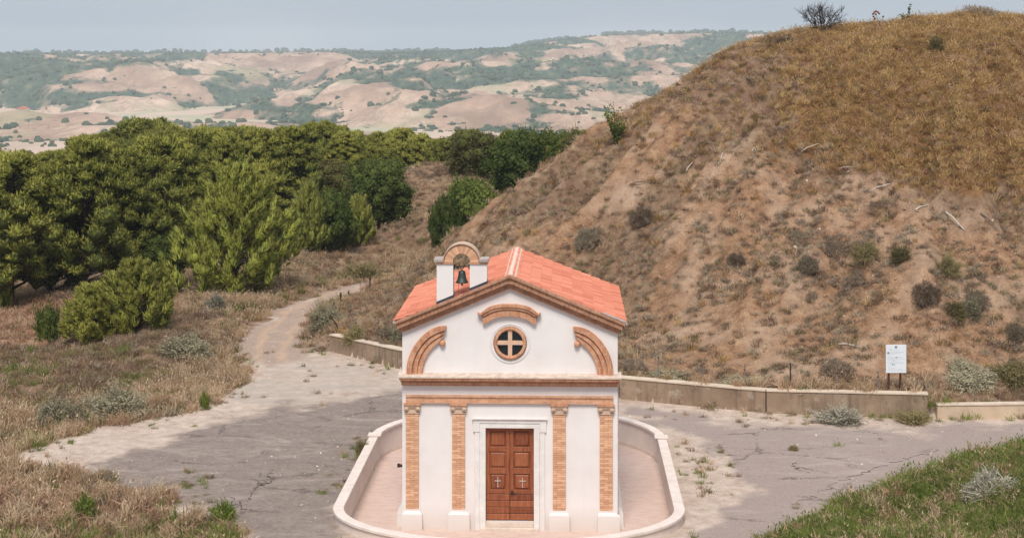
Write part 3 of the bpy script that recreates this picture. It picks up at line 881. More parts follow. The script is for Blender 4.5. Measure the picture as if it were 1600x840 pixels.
def zpx(py, y=0.0): return HC - (py - HY) / F * (48 + y)
def xpx(px, y=0.0): return (px - 796.5) / F * (48 + y)
def resample(pts, n):
    pts = [Vector(p) for p in pts]
    d = [0]
    for a_, b_ in zip(pts, pts[1:]): d.append(d[-1] + (b_ - a_).length)
    out = []
    for k in range(n):
        s = d[-1] * k / (n - 1); j = 0
        while j < len(pts) - 2 and d[j + 1] < s: j += 1
        # catmull-rom through the drawn points
        t_ = (s - d[j]) / max(1e-6, d[j + 1] - d[j])
        p0, p1, p2, p3 = pts[max(j - 1, 0)], pts[j], pts[j + 1], pts[min(j + 2, len(pts) - 1)]
        out.append(0.5 * ((2 * p1) + (p2 - p0) * t_ + (2 * p0 - 5 * p1 + 4 * p2 - p3) * t_ ** 2 + (3 * p1 - p0 - 3 * p2 + p3) * t_ ** 3))
    return out
def moulding(name, outer, inner, layers, mat, parent, n=26, mirror=False):
    """band between two curves on the facade; layers = (f0, f1, projection) from the outer edge inwards"""
    o_, i_ = resample(outer, n), resample(inner, n)
    m = MB()
    for f0, f1, pr in layers:
        A1 = [a_.lerp(b_, f0) for a_, b_ in zip(o_, i_)]
        A2 = [a_.lerp(b_, f1) for a_, b_ in zip(o_, i_)]
        for k in range(n - 1):
            q = [A1[k], A1[k + 1], A2[k + 1], A2[k]]
            sgn = -1 if mirror else 1
            i = len(m.v)
            m.v += [(sgn * p.x, -pr, p.y) for p in q] + [(sgn * p.x, 0.01, p.y) for p in q]
            m.f += [(i, i + 1, i + 2, i + 3), (i + 4, i + 7, i + 6, i + 5), (i, i + 4, i + 5, i + 1), (i + 3, i + 2, i + 6, i + 7)]
            if k == 0: m.f.append((i, i + 3, i + 7, i + 4))
            if k == n - 2: m.f.append((i + 1, i + 5, i + 6, i + 2))
    return m.build(name, mat, parent)
def z1(p): return (600 + p[0] / 3.5, 370 + p[1] / 3.5)
def fc(p): q = z1(p); return (xpx(q[0]), zpx(q[1]))
vo = [fc(p) for p in [(122, 750), (127, 690), (150, 622), (192, 560), (242, 515), (292, 492), (342, 486)]]
vi = [fc(p) for p in [(210, 750), (216, 695), (236, 645), (264, 606), (290, 583), (306, 568), (322, 548)]]
lay = [(0.0, 0.10, 0.15), (0.10, 0.34, 0.20), (0.34, 0.44, 0.12), (0.44, 0.66, 0.155), (0.66, 0.74, 0.09), (0.74, 1.0, 0.115)]
for mir in (False, True):
    v_ = moulding('volute', vo, vi, lay, M['brick_mould'], chapel, 26, mir)
    cxx, czz = fc((316, 584))
    k = MB(); k.lathe([(0.0, -0.15), (0.05, -0.15), (0.075, -0.13), (0.09, -0.09), (0.09, 0.01)], 18, 'Y', ((-cxx - 0.02 if mir else cxx + 0.02), 0, czz + 0.02))
    k.build('scroll', M['brick_mould'], v_, True)
eo = [fc(p) for p in [(512, 409), (527, 416), (545, 403), (568, 386), (600, 373), (645, 366), (690, 365), (735, 367), (780, 376), (808, 388), (828, 404), (843, 416), (858, 409)]]
ei = [fc(p) for p in [(538, 428), (541, 440), (540, 470), (556, 470), (580, 456), (620, 438), (690, 430), (760, 440), (800, 458), (818, 473), (833, 470), (832, 440), (836, 428)]]
moulding('eyebrow_moulding', eo, ei, [(0.0, 0.2, 0.21), (0.2, 0.42, 0.17), (0.42, 0.52, 0.10), (0.52, 1.0, 0.13)], M['brick_mould'], chapel, 30)

# main cornice: pale sloping slab on two courses of moulded brick, returning round both sides
co = MB()
co.hprism([(-3.20 - .11, 0.3), (-3.31, -0.36), (3.31, -0.36), (3.31, 0.3)], 4.545, 4.585)
i = len(co.v)
co.v += [(-3.31, -0.36, 4.585), (3.31, -0.36, 4.585), (3.31, 0.0, 4.645), (-3.31, 0.0, 4.645), (3.31, 0.3, 4.645), (-3.31, 0.3, 4.645), (3.31, 0.3, 4.585), (-3.31, 0.3, 4.585)]
co.f += [(i, i + 1, i + 2, i + 3), (i + 3, i + 2, i + 4, i + 5), (i, i + 3, i + 5, i + 7), (i + 1, i + 6, i + 4, i + 2)]
cornice = co.build('cornice', M['slab'], chapel)
for (x, y, a0, a1, nm) in ((3.265, -.325, 4.475, 4.542, 'upper_course'), (3.235, -.275, 4.425, 4.472, 'middle_course'), (3.215, -.20, 4.33, 4.40, 'lower_course'), (3.205, -.13, 4.285, 4.327, 'bottom_course')):
    m = MB(); m.box(-x, x, y, -0.002, a0, a1); m.box(-x, -3.203, 0.001, 0.25, a0, a1); m.box(3.203, x, 0.001, 0.25, a0, a1)
    m.build(nm, M['brick_mould'], cornice)
# brick string course over the capitals
m = MB(); m.box(-3.09, 3.07, -0.10, -0.001, 3.93, 3.985); m.box(-3.08, 3.06, -0.07, -0.001, 3.80, 3.93); m.box(-3.085, 3.065, -0.09, -0.001, 3.755, 3.80)
m.build('string_course', M['brick_band'], chapel)

# pilasters: white block, brick shaft laid brick by brick, cream capital
br = MB(); br.box(-0.123, 0.123, -0.045, 0.03, -0.0305, 0.0305); brick_me = br.mesh('brick', M['brick'], bevel=0.006)
br = MB(); br.box(-0.0605, 0.0605, -0.045, 0.03, -0.0305, 0.0305); half_me = br.mesh('half_brick', M['brick'], bevel=0.006)
for pc, (b0, b1) in zip((-2.90, -1.52, 1.47, 2.86), ((-3.205, -2.595), (-1.83, -1.18), (1.15, 1.78), (2.60, 3.27))):
    m = MB(); m.box(pc - 0.19, pc + 0.19, -0.05, -0.001, 0.60, 3.46)
    pil = m.build('pilaster', M['mortar'], chapel)
    z = 0.632; k = 0
    while z < 3.44:
        if k % 2 == 0: rowx = ((-0.065, brick_me), (0.1275, half_me))
        else: rowx = ((-0.1275, half_me), (0.065, brick_me))
        for dx, me_ in rowx:
            link('brick', me_, None, pil, (pc + dx + random.uniform(-.002, .002), -0.028 + random.uniform(-0.004, 0.003), z + random.uniform(-.001, .001)))
        z += 0.0655; k += 1
    bw0, bw1 = max(b0, -3.205), b1
    m = MB()
    m.taper((bw0, bw1, -0.17, -0.002), (bw0 + 0.01, bw1 - 0.01, -0.16, -0.002), -0.05, 0.47)
    m.taper((bw0 + 0.01, bw1 - 0.01, -0.16, -0.002), (pc - 0.23, pc + 0.23, -0.085, -0.002), 0.47, 0.545)
    m.box(pc - 0.225, pc + 0.225, -0.08, -0.002, 0.545, 0.60)
    m.build('plinth', M['plaster'], chapel)
    m = MB()
    m.box(pc - 0.205, pc + 0.205, -0.09, -0.001, 3.445, 3.475)
    m.box(pc - 0.15, pc + 0.15, -0.085, -0.001, 3.475, 3.62)
    m.taper((pc - 0.17, pc + 0.17, -0.11, -0.002), (pc - 0.24, pc + 0.24, -0.15, -0.002), 3.60, 3.695)
    cap_o = m.build('capital', M['capital_stone'], chapel)
    for sg in (-1, 1):
        m = MB(); m.lathe([(0.0, -0.15), (0.03, -0.155), (0.035, -0.13), (0.06, -0.135), (0.075, -0.12), (0.08, -0.002)], 16, 'Y', (pc + sg * 0.175, 0, 3.585))
        m.build('scroll', M['capital_stone'], cap_o, True)
    m = MB(); m.box(pc - 0.255, pc + 0.255, -0.165, -0.002, 3.70, 3.75); m.build('abacus', M['brick_mould'], cap_o)

# door surround, doorstep and double door
m = MB()
for sg in (-1, 1):
    m.box(min(sg * 0.717, sg * 0.89), max(sg * 0.717, sg * 0.89), -0.075, 0.10, -0.02, 3.02)
    m.box(min(sg * 0.892, sg * 1.04), max(sg * 0.892, sg * 1.04), -0.045, -0.001, -0.02, 2.90)
    m.box(min(sg * 0.892, sg * 1.085), max(sg * 0.892, sg * 1.085), -0.065, -0.001, 2.903, 3.16)
m.box(-0.89, 0.89, -0.075, 0.10, 3.023, 3.14)
m.box(-1.085, 1.085, -0.06, -0.001, 3.163, 3.25)
m.taper((-1.09, 1.09, -0.08, -0.001), (-1.12, 1.12, -0.12, -0.001), 3.253, 3.30)
m.build('door_surround', M['plaster_trim'], chapel, bevel=0.006)
m = MB(); m.box(-0.86, 0.86, -0.24, 0.3, -0.02, 0.10); m.box(-0.712, 0.712, -0.10, 0.3, 0.103, 0.235)
m.build('doorstep', M['stone_cap'], chapel, bevel=0.01)
for sg in (-1, 1):
    x0, x1 = (-0.712, -0.004) if sg < 0 else (0.004, 0.712)
    m = MB(); m.box(x0, x1, 0.13, 0.17, 0.25, 3.015)
    leaf = m.build('door_leaf', M['wood'], chapel)
    m = MB()
    sx0, sx1 = x0 + 0.11, x1 - 0.11
    zr_ = [(0.25, 0.27), (1.04, 1.16), (1.63, 1.80), (2.29, 2.43), (2.91, 3.013)]
    m.box(x0 + .001, sx0, 0.09, 0.129, 1.04, 3.013); m.box(sx1, x1 - .001, 0.09, 0.129, 1.04, 3.013)
    for a0, a1 in zr_[1:]: m.box(sx0 + .001, sx1 - .001, 0.092, 0.129, a0, a1)
    m.build('door_frame', M['wood'], leaf, bevel=0.008)
    for a0, a1 in ((1.16, 1.63), (1.80, 2.29), (2.43, 2.91)):
        m = MB()
        m.taper((0, 0, 0, 0), (0, 0, 0, 0), 0, 0) if False else None
        X0, X1, Z0, Z1 = sx0 + 0.03, sx1 - 0.03, a0 + 0.03, a1 - 0.03
        i = len(m.v); e = 0.035
        m.v += [(X0, 0.129, Z0), (X1, 0.129, Z0), (X1, 0.129, Z1), (X0, 0.129, Z1), (X0 + e, 0.098, Z0 + e), (X1 - e, 0.098, Z0 + e), (X1 - e, 0.098, Z1 - e), (X0 + e, 0.098, Z1 - e)]
        m.f += [(i + 4, i + 5, i + 6, i + 7), (i, i + 1, i + 5, i + 4), (i + 1, i + 2, i + 6, i + 5), (i + 2, i + 3, i + 7, i + 6), (i + 3, i, i + 4, i + 7), (i, i + 3, i + 2, i + 1)]
        m.build('door_panel', M['wood'], leaf)
    zb = 0.262
    for k in range(4):
        m = MB(); m.box(x0 + .006, x1 - .006, 0.085, 0.129, zb, zb + 0.182); m.build('board', M['wood'], leaf, bevel=0.012)
        zb += 0.193
    # small crosses with flared tips
    cx_ = (sx0 + sx1) / 2 + (0.0 if sg < 0 else 0.02); cz_ = 1.39
    m = MB()
    m.box(cx_ - 0.009, cx_ + 0.009, 0.070, 0.094, cz_ - 0.14, cz_ + 0.13)
    m.box(cx_ - 0.075, cx_ + 0.075, 0.068, 0.092, cz_ + 0.026, cz_ + 0.044)
    for dx, dz in ((0, 0.125), (0, -0.14), (-0.075, 0.036), (0.075, 0.036)):
        m.lathe([(0.0, -0.014), (0.016, -0.012), (0.016, 0.012), (0, 0.012)], 8, 'Y', (cx_ + dx, 0.080, cz_ + dz))
    m.build('cross', M['silver'], leaf)
m = MB(); m.box(0.03, 0.10, 0.066, 0.089, 1.03, 1.13); m.lathe([(0.0, -0.05), (0.03, -0.045), (0.03, 0.0)], 10, 'Y', (0.065, 0.067, 1.08)); m.box(0.06, 0.19, 0.02, 0.04, 1.07, 1.09)
m.build('door_handle', M['iron'], chapel)

# low battered plinth along each side wall
for sg in (-1, 1):
    m = MB()
    i = len(m.v); a0, a1 = 3.2 * sg, 3.37 * sg
    m.v += [(a0, 0.25, 0.75), (a0, L, 0.75), (a1, 0.25, 0.45), (a1, L, 0.45), (a1 + .02 * sg, 0.25, -0.05), (a1 + .02 * sg, L, -0.05), (a0, 0.25, -0.05), (a0, L, -0.05)]
    m.f += [(i, i + 1, i + 3, i + 2), (i + 2, i + 3, i + 5, i + 4), (i, i + 2, i + 4, i + 6), (i + 1, i + 7, i + 5, i + 3)]
    m.build('side_plinth', M['plaster_trim'], chapel)
# little spout on the left wall
m = MB(); m.tube([(-3.19, 0.5, 1.75), (-3.36, 0.5, 1.74)], 0.045, 8); m.box(-3.40, -3.32, 0.46, 0.54, 1.70, 1.80); m.build('drain_spout', M['iron'], chapel)
m = MB(); m.tube([(3.215, 0.05, -0.02), (3.215, 0.05, 4.25)], 0.018, 6); m.build('earthing_cable', M['metal'], chapel)

# raking cornice
def rake(z_ap, ex, ez, th, y0, y1, name, mat, par):
    m = MB(); s = (z_ap - ez) / ex
    m.prism([(-ex, ez), (0, z_ap), (ex, ez), (ex - th * 0.45, ez - th + s * th * 0.45), (0, z_ap - th), (-ex + th * 0.45, ez - th + s * th * 0.45)], y0, y1)
    return m.build(name, mat, par)
SL = 0.413
rk = rake(7.50, 3.36, 7.50 - SL * 3.36, 0.17, -0.24, 0.06, 'raking_cornice', M['brick_dark'], chapel)
rake(7.325, 3.30, 7.325 - SL * 3.30, 0.075, -0.17, 0.05, 'middle_course', M['brick_dark'], rk)
rake(7.245, 3.24, 7.245 - SL * 3.24, 0.085, -0.12, 0.045, 'lower_course', M['brick_dark'], rk)
rake(7.558, 3.42, 7.558 - SL * 3.42, 0.053, -0.31, 0.10, 'drip_course', M['brick_dark'], rk)
# brick edges showing on the face of the raking cornice
for sg in (-1, 1):
    m = MB()
    for k in range(27):
        u = 0.05 + k * 0.122
        cx_ = sg * (u + 0.055); zt = 7.50 - SL * (u + 0.055)
        dz = SL * 0.052
        i = len(m.v)
        j = random.uniform(0, 0.006)
        q = [(cx_ - 0.055, zt - 0.012 + dz * sg), (cx_ + 0.055, zt - 0.012 - dz * sg), (cx_ + 0.055, zt - 0.158 - dz * sg), (cx_ - 0.055, zt - 0.158 + dz * sg)]
        m.prism(q, -0.252 - j, -0.238)
    tag(m.build('brick_facing', M['brick_dark'], rk), kind='stuff')

# roof: boarding, then tiles in rows
RZ, EZ, EX = 7.40, 6.115, 3.40
ya, yb = 0.15, 7.45
m = MB()
m.prism([(-EX, EZ - 0.03), (0, RZ - 0.03), (EX, EZ - 0.03), (EX, EZ - 0.16), (3.18, EZ - 0.16), (0, RZ - 0.15), (-3.18, EZ - 0.16), (-EX, EZ - 0.16)], ya - 0.03, yb)
roof = m.build('roof', M['brick_mould'], chapel)
slen = math.hypot(EX, RZ - EZ); sa = math.atan2(RZ - EZ, EX)
TW_, TL_ = 0.232, 0.345
def tile_mesh():
    m = MB()
    prof = [(0.0, 0.034), (0.02, 0.060), (0.055, 0.082), (0.09, 0.060), (0.115, 0.020), (0.16, 0.010), (0.205, 0.018), (0.232, 0.036)]
    i = len(m.v); n = len(prof)
    for e, dz in ((0.0, 0.034), (TL_ + 0.03, 0.0)):
        for u, h in prof: m.v.append((e, u, h + dz))
    for u, h in prof: m.v.append((0.0, u, h))
    for k in range(n - 1):
        m.f.append((i + k, i + k + 1, i + n + k + 1, i + n + k)); m.f.append((i + k, i + 2 * n + k, i + 2 * n + k + 1, i + k + 1))
    return m.mesh('roof_tile', M['tile'])
tile_me = tile_mesh()
rows = int(slen / TL_); cols = int((yb - ya) / TW_)
cnt = 0; rest = {1: [], -1: []}
for sg in (1, -1):
    for cidx in range(cols):
        for r_ in range(rows + 1):
            dist = min(slen - TL_ * 0.35, (r_) * TL_)            # from the eave up the slope
            px_ = EX - dist * math.cos(sa) + 0.04; pz_ = EZ - 0.018 + dist * math.sin(sa)
            ro = Matrix.Rotation(-sa, 4, 'Y')
            # local x of the tile runs up the slope, towards the ridge
            if sg > 0: mt = Matrix.Translation((px_, ya + cidx * TW_ + TW_, pz_)) @ Matrix.Rotation(PI, 4, 'Z') @ Matrix.Rotation(-sa, 4, 'Y')
            else: mt = Matrix.Translation((-px_, ya + cidx * TW_, pz_)) @ Matrix.Rotation(-sa, 4, 'Y')
            mt = mt @ Matrix.Translation((random.uniform(-.006, .006), random.uniform(-.003, .003), random.uniform(-0.003, 0.004))) @ Matrix.Rotation(random.uniform(-.012, .012), 4, 'Z')
            if cidx < 13 and cnt < 299:
                o = link('roof_tile', tile_me, None, roof); o.matrix_local = mt; cnt += 1
            else: rest[sg].append(mt)
m = MB()
tv = [Vector(v_.co) for v_ in tile_me.vertices]; tf = [tuple(p.vertices) for p in tile_me.polygons]
for sg in (1, -1):
    for mt in rest[sg]:
        i = len(m.v); m.v += [tuple(mt @ v_) for v_ in tv]; m.f += [tuple(i + k for k in q) for q in tf]
tag(m.build('roof_tiles', M['tile'], roof), kind='stuff')
for k in range(15):
    y0 = ya + k * 0.487
    m = MB(); n = 7; i = 0
    for e, rr in ((y0, 0.19), (y0 + 0.50, 0.168)):
        for q in range(n):
            a_ = PI * q / (n - 1)
            m.v.append((rr * 1.05 * math.cos(a_), e, RZ - 0.005 + rr * 0.62 * math.sin(a_)))
    for q in range(n - 1): m.f.append((q, q + 1, n + q + 1, n + q))
    m.f.append(tuple(range(n)))
    m.build('ridge_tile', M['stone_cap'], roof, True)
m = MB(); m.tube([(EX + 0.05, 0.0, EZ - 0.02), (EX + 0.05, yb, EZ - 0.02)], 0.045, 8); m.build('gutter', M['metal'], roof, True)
m = MB(); m.tube([(-EX - 0.05, 0.0, EZ - 0.02), (-EX - 0.05, yb, EZ - 0.02)], 0.045, 8); m.build('gutter', M['metal'], roof, True)
# metal strip on the last part of the right-hand verge
m = MB(); m.prism([(2.75, 7.558 - SL * 2.75 + .03), (3.44, 7.558 - SL * 3.44 + .05), (3.44, 7.558 - SL * 3.44 + .015), (2.75, 7.558 - SL * 2.75 + .015)], -0.10, 0.16); m.build('verge_flashing', M['metal'], roof)

# bell gable
bg = empty('bell_gable'); bg.parent = chapel
BX, BSP = -1.435, 7.90
for x0, x1 in ((-2.175, -1.685), (-1.19, -0.68)):
    m = MB(); m.prism([(x0, 7.5 - SL * abs(x0) - 0.1), (x1, 7.5 - SL * abs(x1) - 0.1), (x1, 7.87), (x0, 7.87)], 0.0, 0.44); m.build('pillar', M['plaster'], bg)
    m = MB(); m.prism([(x0 - .01, 7.575 - SL * abs(x0 - .01)), (x1 + .01, 7.575 - SL * abs(x1 + .01)), (x1 + .01, 7.65 - SL * abs(x1 + .01)), (x0 - .01, 7.65 - SL * abs(x0 - .01))], -0.012, 0.46); m.build('flashing', M['dark_metal'], bg)
    m = MB(); m.box(x0 - 0.02, x1 + (0.0 if x0 < -2 else 0.03), -0.04, 0.48, 7.873, 7.925); m.build('brick_course', M['brick_mould'], bg)
m = MB()
n = 28
outp = [(BX + 0.52 * math.cos(PI * k / n), 7.928 + 0.52 * math.sin(PI * k / n)) for k in range(n + 1)]
inp = [(BX + 0.25 * math.cos(PI * k / n), 7.928 + 0.25 * math.sin(PI * k / n)) for k in range(n + 1)]
m.prism(outp + inp[::-1], -0.01, 0.45); arch = m.build('arch', M['brick_band'], bg)
m = MB()
o2 = [(BX + 0.558 * math.cos(PI * k / n), 7.928 + 0.558 * math.sin(PI * k / n)) for k in range(n + 1)]
i2 = [(BX + 0.535 * math.cos(PI * k / n), 7.928 + 0.535 * math.sin(PI * k / n)) for k in range(n + 1)]
m.prism(o2 + i2[::-1], -0.07, 0.51); m.build('arch_flashing', M['capital_stone'], bg)
for k in range(17):                         # the arch bricks, on edge
    a0 = PI * (k + 0.06) / 17; a1 = PI * (k + 0.94) / 17
    q = [(BX + rr * math.cos(a_), 7.928 + rr * math.sin(a_)) for rr, a_ in ((0.26, a0), (0.505, a0), (0.505, a1), (0.26, a1))]
    m = MB(); m.prism(q, -0.026, 0.0); m.build('brick', M['brick'], arch)
for x0, x1 in ((-2.235, -1.99), (-0.89, -0.63)):
    m = MB(); m.box(x0, x1, -0.08, 0.52, 7.93, 7.965); m.box(x0 - .015, x1, -0.095, 0.535, 7.968, 8.03); m.build('cap_stone', M['metal'], bg)
for x0, x1 in ((-1.686, -1.635), (-1.24, -1.189)):
    m = MB(); m.box(x0, x1, 0.14, 0.30, 7.70, 7.82); m.build('bracket', M['iron'], bg)

bell = empty('bell', COURT_C and (*court_world(BX, 0.22), 7.74), COURT_A, 'dark bronze bell hanging in the arched bell gable on the roof', 'bell')
m = MB(); m.tube([(-0.20, 0, 0.03), (0.20, 0, 0.03)], 0.016, 8); m.box(-0.17, -0.09, -0.02, 0.02, -0.04, 0.05); m.build('headstock', M['iron'], bell)
m = MB()
for sg in (-1, 1): m.tube([(sg * 0.095, 0, 0.11), (sg * 0.045, 0, -0.01), (0, 0, -0.09)], 0.014, 6)
m.build('crown_strap', M['iron'], bell)
m = MB(); m.lathe([(0, -0.08), (0.05, -0.085), (0.095, -0.11), (0.105, -0.17), (0.118, -0.26), (0.14, -0.35), (0.185, -0.43), (0.192, -0.455), (0.17, -0.455), (0.12, -0.36), (0.09, -0.18), (0, -0.12)], 24)
m.build('bell_body', M['bronze'], bell, True)
m = MB(); m.tube([(0, 0, -0.12), (0, 0, -0.47)], 0.012, 6); m.lathe([(0, -0.55), (0.025, -0.54), (0.03, -0.50), (0.018, -0.46), (0, -0.45)], 10); m.build('clapper', M['iron'], bell)
m = MB(); m.tube([(-0.10, -0.02, 0.0), (-0.10, -0.02, -1.05)], 0.005, 4); m.build('bell_rope', M['iron'], bell)

# ------------------------------------------------------------------ sunken court: paving and parapet
cp = MB(); cp.hprism(court_ring(4.9), -0.12, 0.0)
pav = cp.build('court_paving', M['paving'], None); pav.location = (COURT_C[0], COURT_C[1], 0); pav.rotation_euler = (0, 0, COURT_A)
tag(pav, 'pink brick paving of the sunken court round the chapel', kind='structure')
par = empty('parapet', (COURT_C[0], COURT_C[1], 0), COURT_A, 'low rounded parapet wall with pale stone coping enclosing the chapel court', 'parapet')
def ring_loop(r, ext=0.0):
    o = 5.1 - r; pts = []
    for a_ in np.linspace(-PI / 2 + 0.24, 0, 26): pts.append((r * math.cos(a_), -0.9 + (3.6 - o) * math.sin(a_)))
    for y in np.linspace(-0.9, 7.6, 19)[1:-1]: pts.append((r, y))
    for a_ in np.linspace(0, PI, 54): pts.append((r * math.cos(a_), 7.6 + (4.75 - o) * math.sin(a_)))
    for y in np.linspace(7.6, -0.9, 19)[1:-1]: pts.append((-r, y))
    for a_ in np.linspace(PI, 1.5 * PI - 0.24, 26): pts.append((r * math.cos(a_), -0.9 + (3.6 - o) * math.sin(a_)))
    return pts
def band(ra, rb, z0, z1, k0, k1, inset=0.0):
    A1, B1 = ring_loop(ra), ring_loop(rb)
    m = MB(); i = 0
    for k in range(k0, k1 + 1):
        for (p, z) in ((A1[k], z0), (B1[k], z0), (B1[k], z1), (A1[k], z1)): m.v.append((p[0], p[1], z))
    for k in range(k1 - k0):
        a_ = 4 * k
        for q in range(4): m.f.append((a_ + q, a_ + (q + 1) % 4, a_ + 4 + (q + 1) % 4, a_ + 4 + q))
    m.f.append((0, 1, 2, 3)); e = 4 * (k1 - k0); m.f.append((e + 3, e + 2, e + 1, e))
    return m
NR = len(ring_loop(5.0))
o = band(4.86, 5.06, -0.11, 0.86, 0, NR - 1).build('wall', M['wall_inner'], par)
o = band(4.845, 4.857, 0.0, 0.10, 0, NR - 1).build('skirting', M['stone_cap'], par)
k = 0
lp = ring_loop(5.0)
while k < NR - 1:
    e = min(k + 2, NR - 1)
    m = band(4.80, 5.115, 0.862, 0.95 + random.uniform(-.003, .003), k, e)
    # narrow joint between one stone and the next
    c0, c1 = Vector(m.v[0]), Vector(m.v[-1]); mid = sum((Vector(v_) for v_ in m.v), Vector()) / len(m.v)
    m.v = [tuple(mid + (Vector(v_) - mid) * 0.994 + Vector((0, 0, (Vector(v_) - mid).z * 0.006))) for v_ in m.v]
    m.build('coping_stone', M['coping'], par, bevel=0.012)
    k = e
# blocks where the straight sides meet the back curve
for sg in (-1, 1):
    m = MB(); m.box(min(sg * 4.70, sg * 5.16), max(sg * 4.70, sg * 5.16), 7.45, 7.85, 0.955, 1.02); m.build('corner_stone', M['coping'], par, bevel=0.012)

# ------------------------------------------------------------------ retaining walls behind the yard
def wall_path(pts, step):
    out = []; tot = 0
    for a_, b_ in zip(pts, pts[1:]):
        d = math.hypot(b_[0] - a_[0], b_[1] - a_[1]); n = max(1, round(d / step))
        for k in range(n): out.append((a_[0] + (b_[0] - a_[0]) * k / n, a_[1] + (b_[1] - a_[1]) * k / n))
    out.append(pts[-1]); return out
def retaining(pts, step, top, th, label, name, mat, topmat):
    root = empty(name, (*pts[0], G - 0.3), 0, label, 'retaining wall')
    path = wall_path(pts, step)
    for k, ((x0, y0), (x1, y1)) in enumerate(zip(path, path[1:])):
        d = math.hypot(x1 - x0, y1 - y0); a_ = math.atan2(y1 - y0, x1 - x0)
        t0 = top(x0); t1 = top(x1)
        m = MB(); i = 0; jz = 0.0
        for (x, t) in ((0.006, t0), (d - 0.006, t1)):
            for y in (-th / 2, th / 2):
                m.v += [(x, y, 0), (x, y, t - (G - 0.3))]
        m.f += [(0, 2, 3, 1), (4, 5, 7, 6), (0, 1, 5, 4), (2, 6, 7, 3), (1, 3, 7, 5), (0, 4, 6, 2)]
        p = m.build('wall_panel', mat, root, bevel=0.015)
        p.location = (x0 - pts[0][0], y0 - pts[0][1], random.uniform(-.01, .01)); p.rotation_euler = (0, 0, a_)
        m = MB()
        for x in (0.004, d - 0.004):
            t = (t0 if x < d / 2 else t1) - (G - 0.3)
            for y in (-th / 2 - 0.03, th / 2 + 0.10): m.v += [(x, y, t + 0.012), (x, y, t + 0.06)]
        m.f += [(0, 2, 3, 1), (4, 5, 7, 6), (0, 1, 5, 4), (2, 6, 7, 3), (1, 3, 7, 5), (0, 4, 6, 2)]
        p = m.build('wall_top', topmat, root)
        p.location = (x0 - pts[0][0], y0 - pts[0][1], 0); p.rotation_euler = (0, 0, a_)
    return root
def wtop(x): return G + float(np.interp(x, [-8.2, -4.8, 4.3, 9.6, 13, 15.5], [0.72, 0.78, 0.80, 0.80, 0.86, 0.90]))
retaining(WALLC[:6], 7.0, wtop, 0.34, 'long stained concrete retaining wall curving behind the chapel at the foot of the hill', 'retaining_wall', M['concrete'], M['concrete_top'])
retaining(WALLC[6:], 4.5, lambda x: G + 0.50, 0.26, 'lower pale concrete wall carrying on along the road at the right', 'roadside_wall', M['concrete_pale'], M['concrete_top'])

# ------------------------------------------------------------------ notice board
sx_, sy_ = P(1400, 614, 60.75)[0], 60.75
sz_ = float(ground_z(sx_, sy_)) - 0.05
sb = empty('notice_board', (sx_, sy_, sz_), R(1), 'white printed notice board on two dark red posts standing on the retaining wall', 'notice board')
zb0 = HC - (582 - HY) / F * sy_ - sz_; zb1 = HC - (538 - HY) / F * sy_ - sz_
for dx in (-0.27, 0.17):
    m = MB(); m.box(dx - 0.036, dx + 0.036, 0.0, 0.056, -0.3, zb0 + 0.9); m.build('post', mat_plain('dark_red_paint', (0.075, 0.02, 0.018), 0.2, 6, 0.6, 0.1, 30, 0.004) if dx < 0 else bpy.data.materials['dark_red_paint'], sb)
m = MB(); m.box(-0.385, 0.385, -0.022, -0.001, zb0, zb1); board = m.build('board', mat_plain('white_sign_sheet', (0.72, 0.755, 0.80), 0.03, 2, 0.5, 0.05, 10, 0.002), sb, bevel=0.004)
inkm = mat_plain('grey_print', (0.42, 0.46, 0.52), 0.1, 4, 0.7, 0.0); dkm = mat_plain('dark_blue_print', (0.06, 0.09, 0.17), 0.1, 4, 0.7, 0.0); gnm = mat_plain('green_print', (0.05, 0.28, 0.20), 0.1, 4, 0.7, 0.0)
def brd(px, py): return ((px - 416) / 7 / F * sy_, zb1 - (py - 128) / 7 / F * sy_)
m = MB()
rnd = random.Random(3)
for row in (172, 186, 206, 218, 230, 246, 262, 268, 284, 298, 318, 330, 352, 366, 380, 396, 408):
    x = 338 + rnd.uniform(0, 16) if row < 240 else 322 + rnd.uniform(0, 10)
    while x < 505:
        w_ = rnd.uniform(5, 15)
        a_, b_ = brd(x, row), brd(min(x + w_, 512), row + 3.2)
        m.box(a_[0], b_[0], -0.026, -0.0225, b_[1], a_[1]); x += w_ + rnd.uniform(3, 8)
        if rnd.random() < 0.12: break
tag(m.build('printed_lines', inkm, board), kind='stuff')
for (cx_, cy_, rr, mt) in ((414, 154, 14, dkm), (330, 218, 12, dkm)):
    x, z = brd(cx_, cy_); r_ = rr / 7 / F * sy_
    m = MB(); m.lathe([(r_, -0.0045), (r_, -0.0005), (r_ * 0.62, -0.0005), (r_ * 0.62, -0.0045), (r_, -0.0045)], 14, 'Y', (x, -0.0225, z))
    m.box(x - r_ * 0.25, x + r_ * 0.25, -0.027, -0.0225, z - r_ * 0.4, z + r_ * 0.4); m.build('emblem', mt, board)
for (cx_, cy_, w_, h_, mt) in ((418, 267, 14, 9, dkm), (388, 300, 8, 10, inkm), (378, 341, 16, 12, gnm), (398, 344, 8, 6, gnm)):
    a_, b_ = brd(cx_ - w_ / 2, cy_ - h_ / 2), brd(cx_ + w_ / 2, cy_ + h_ / 2)
    m = MB(); m.box(a_[0], b_[0], -0.0275, -0.0228, b_[1], a_[1]); m.build('logo', mt, board, bevel=0.001)

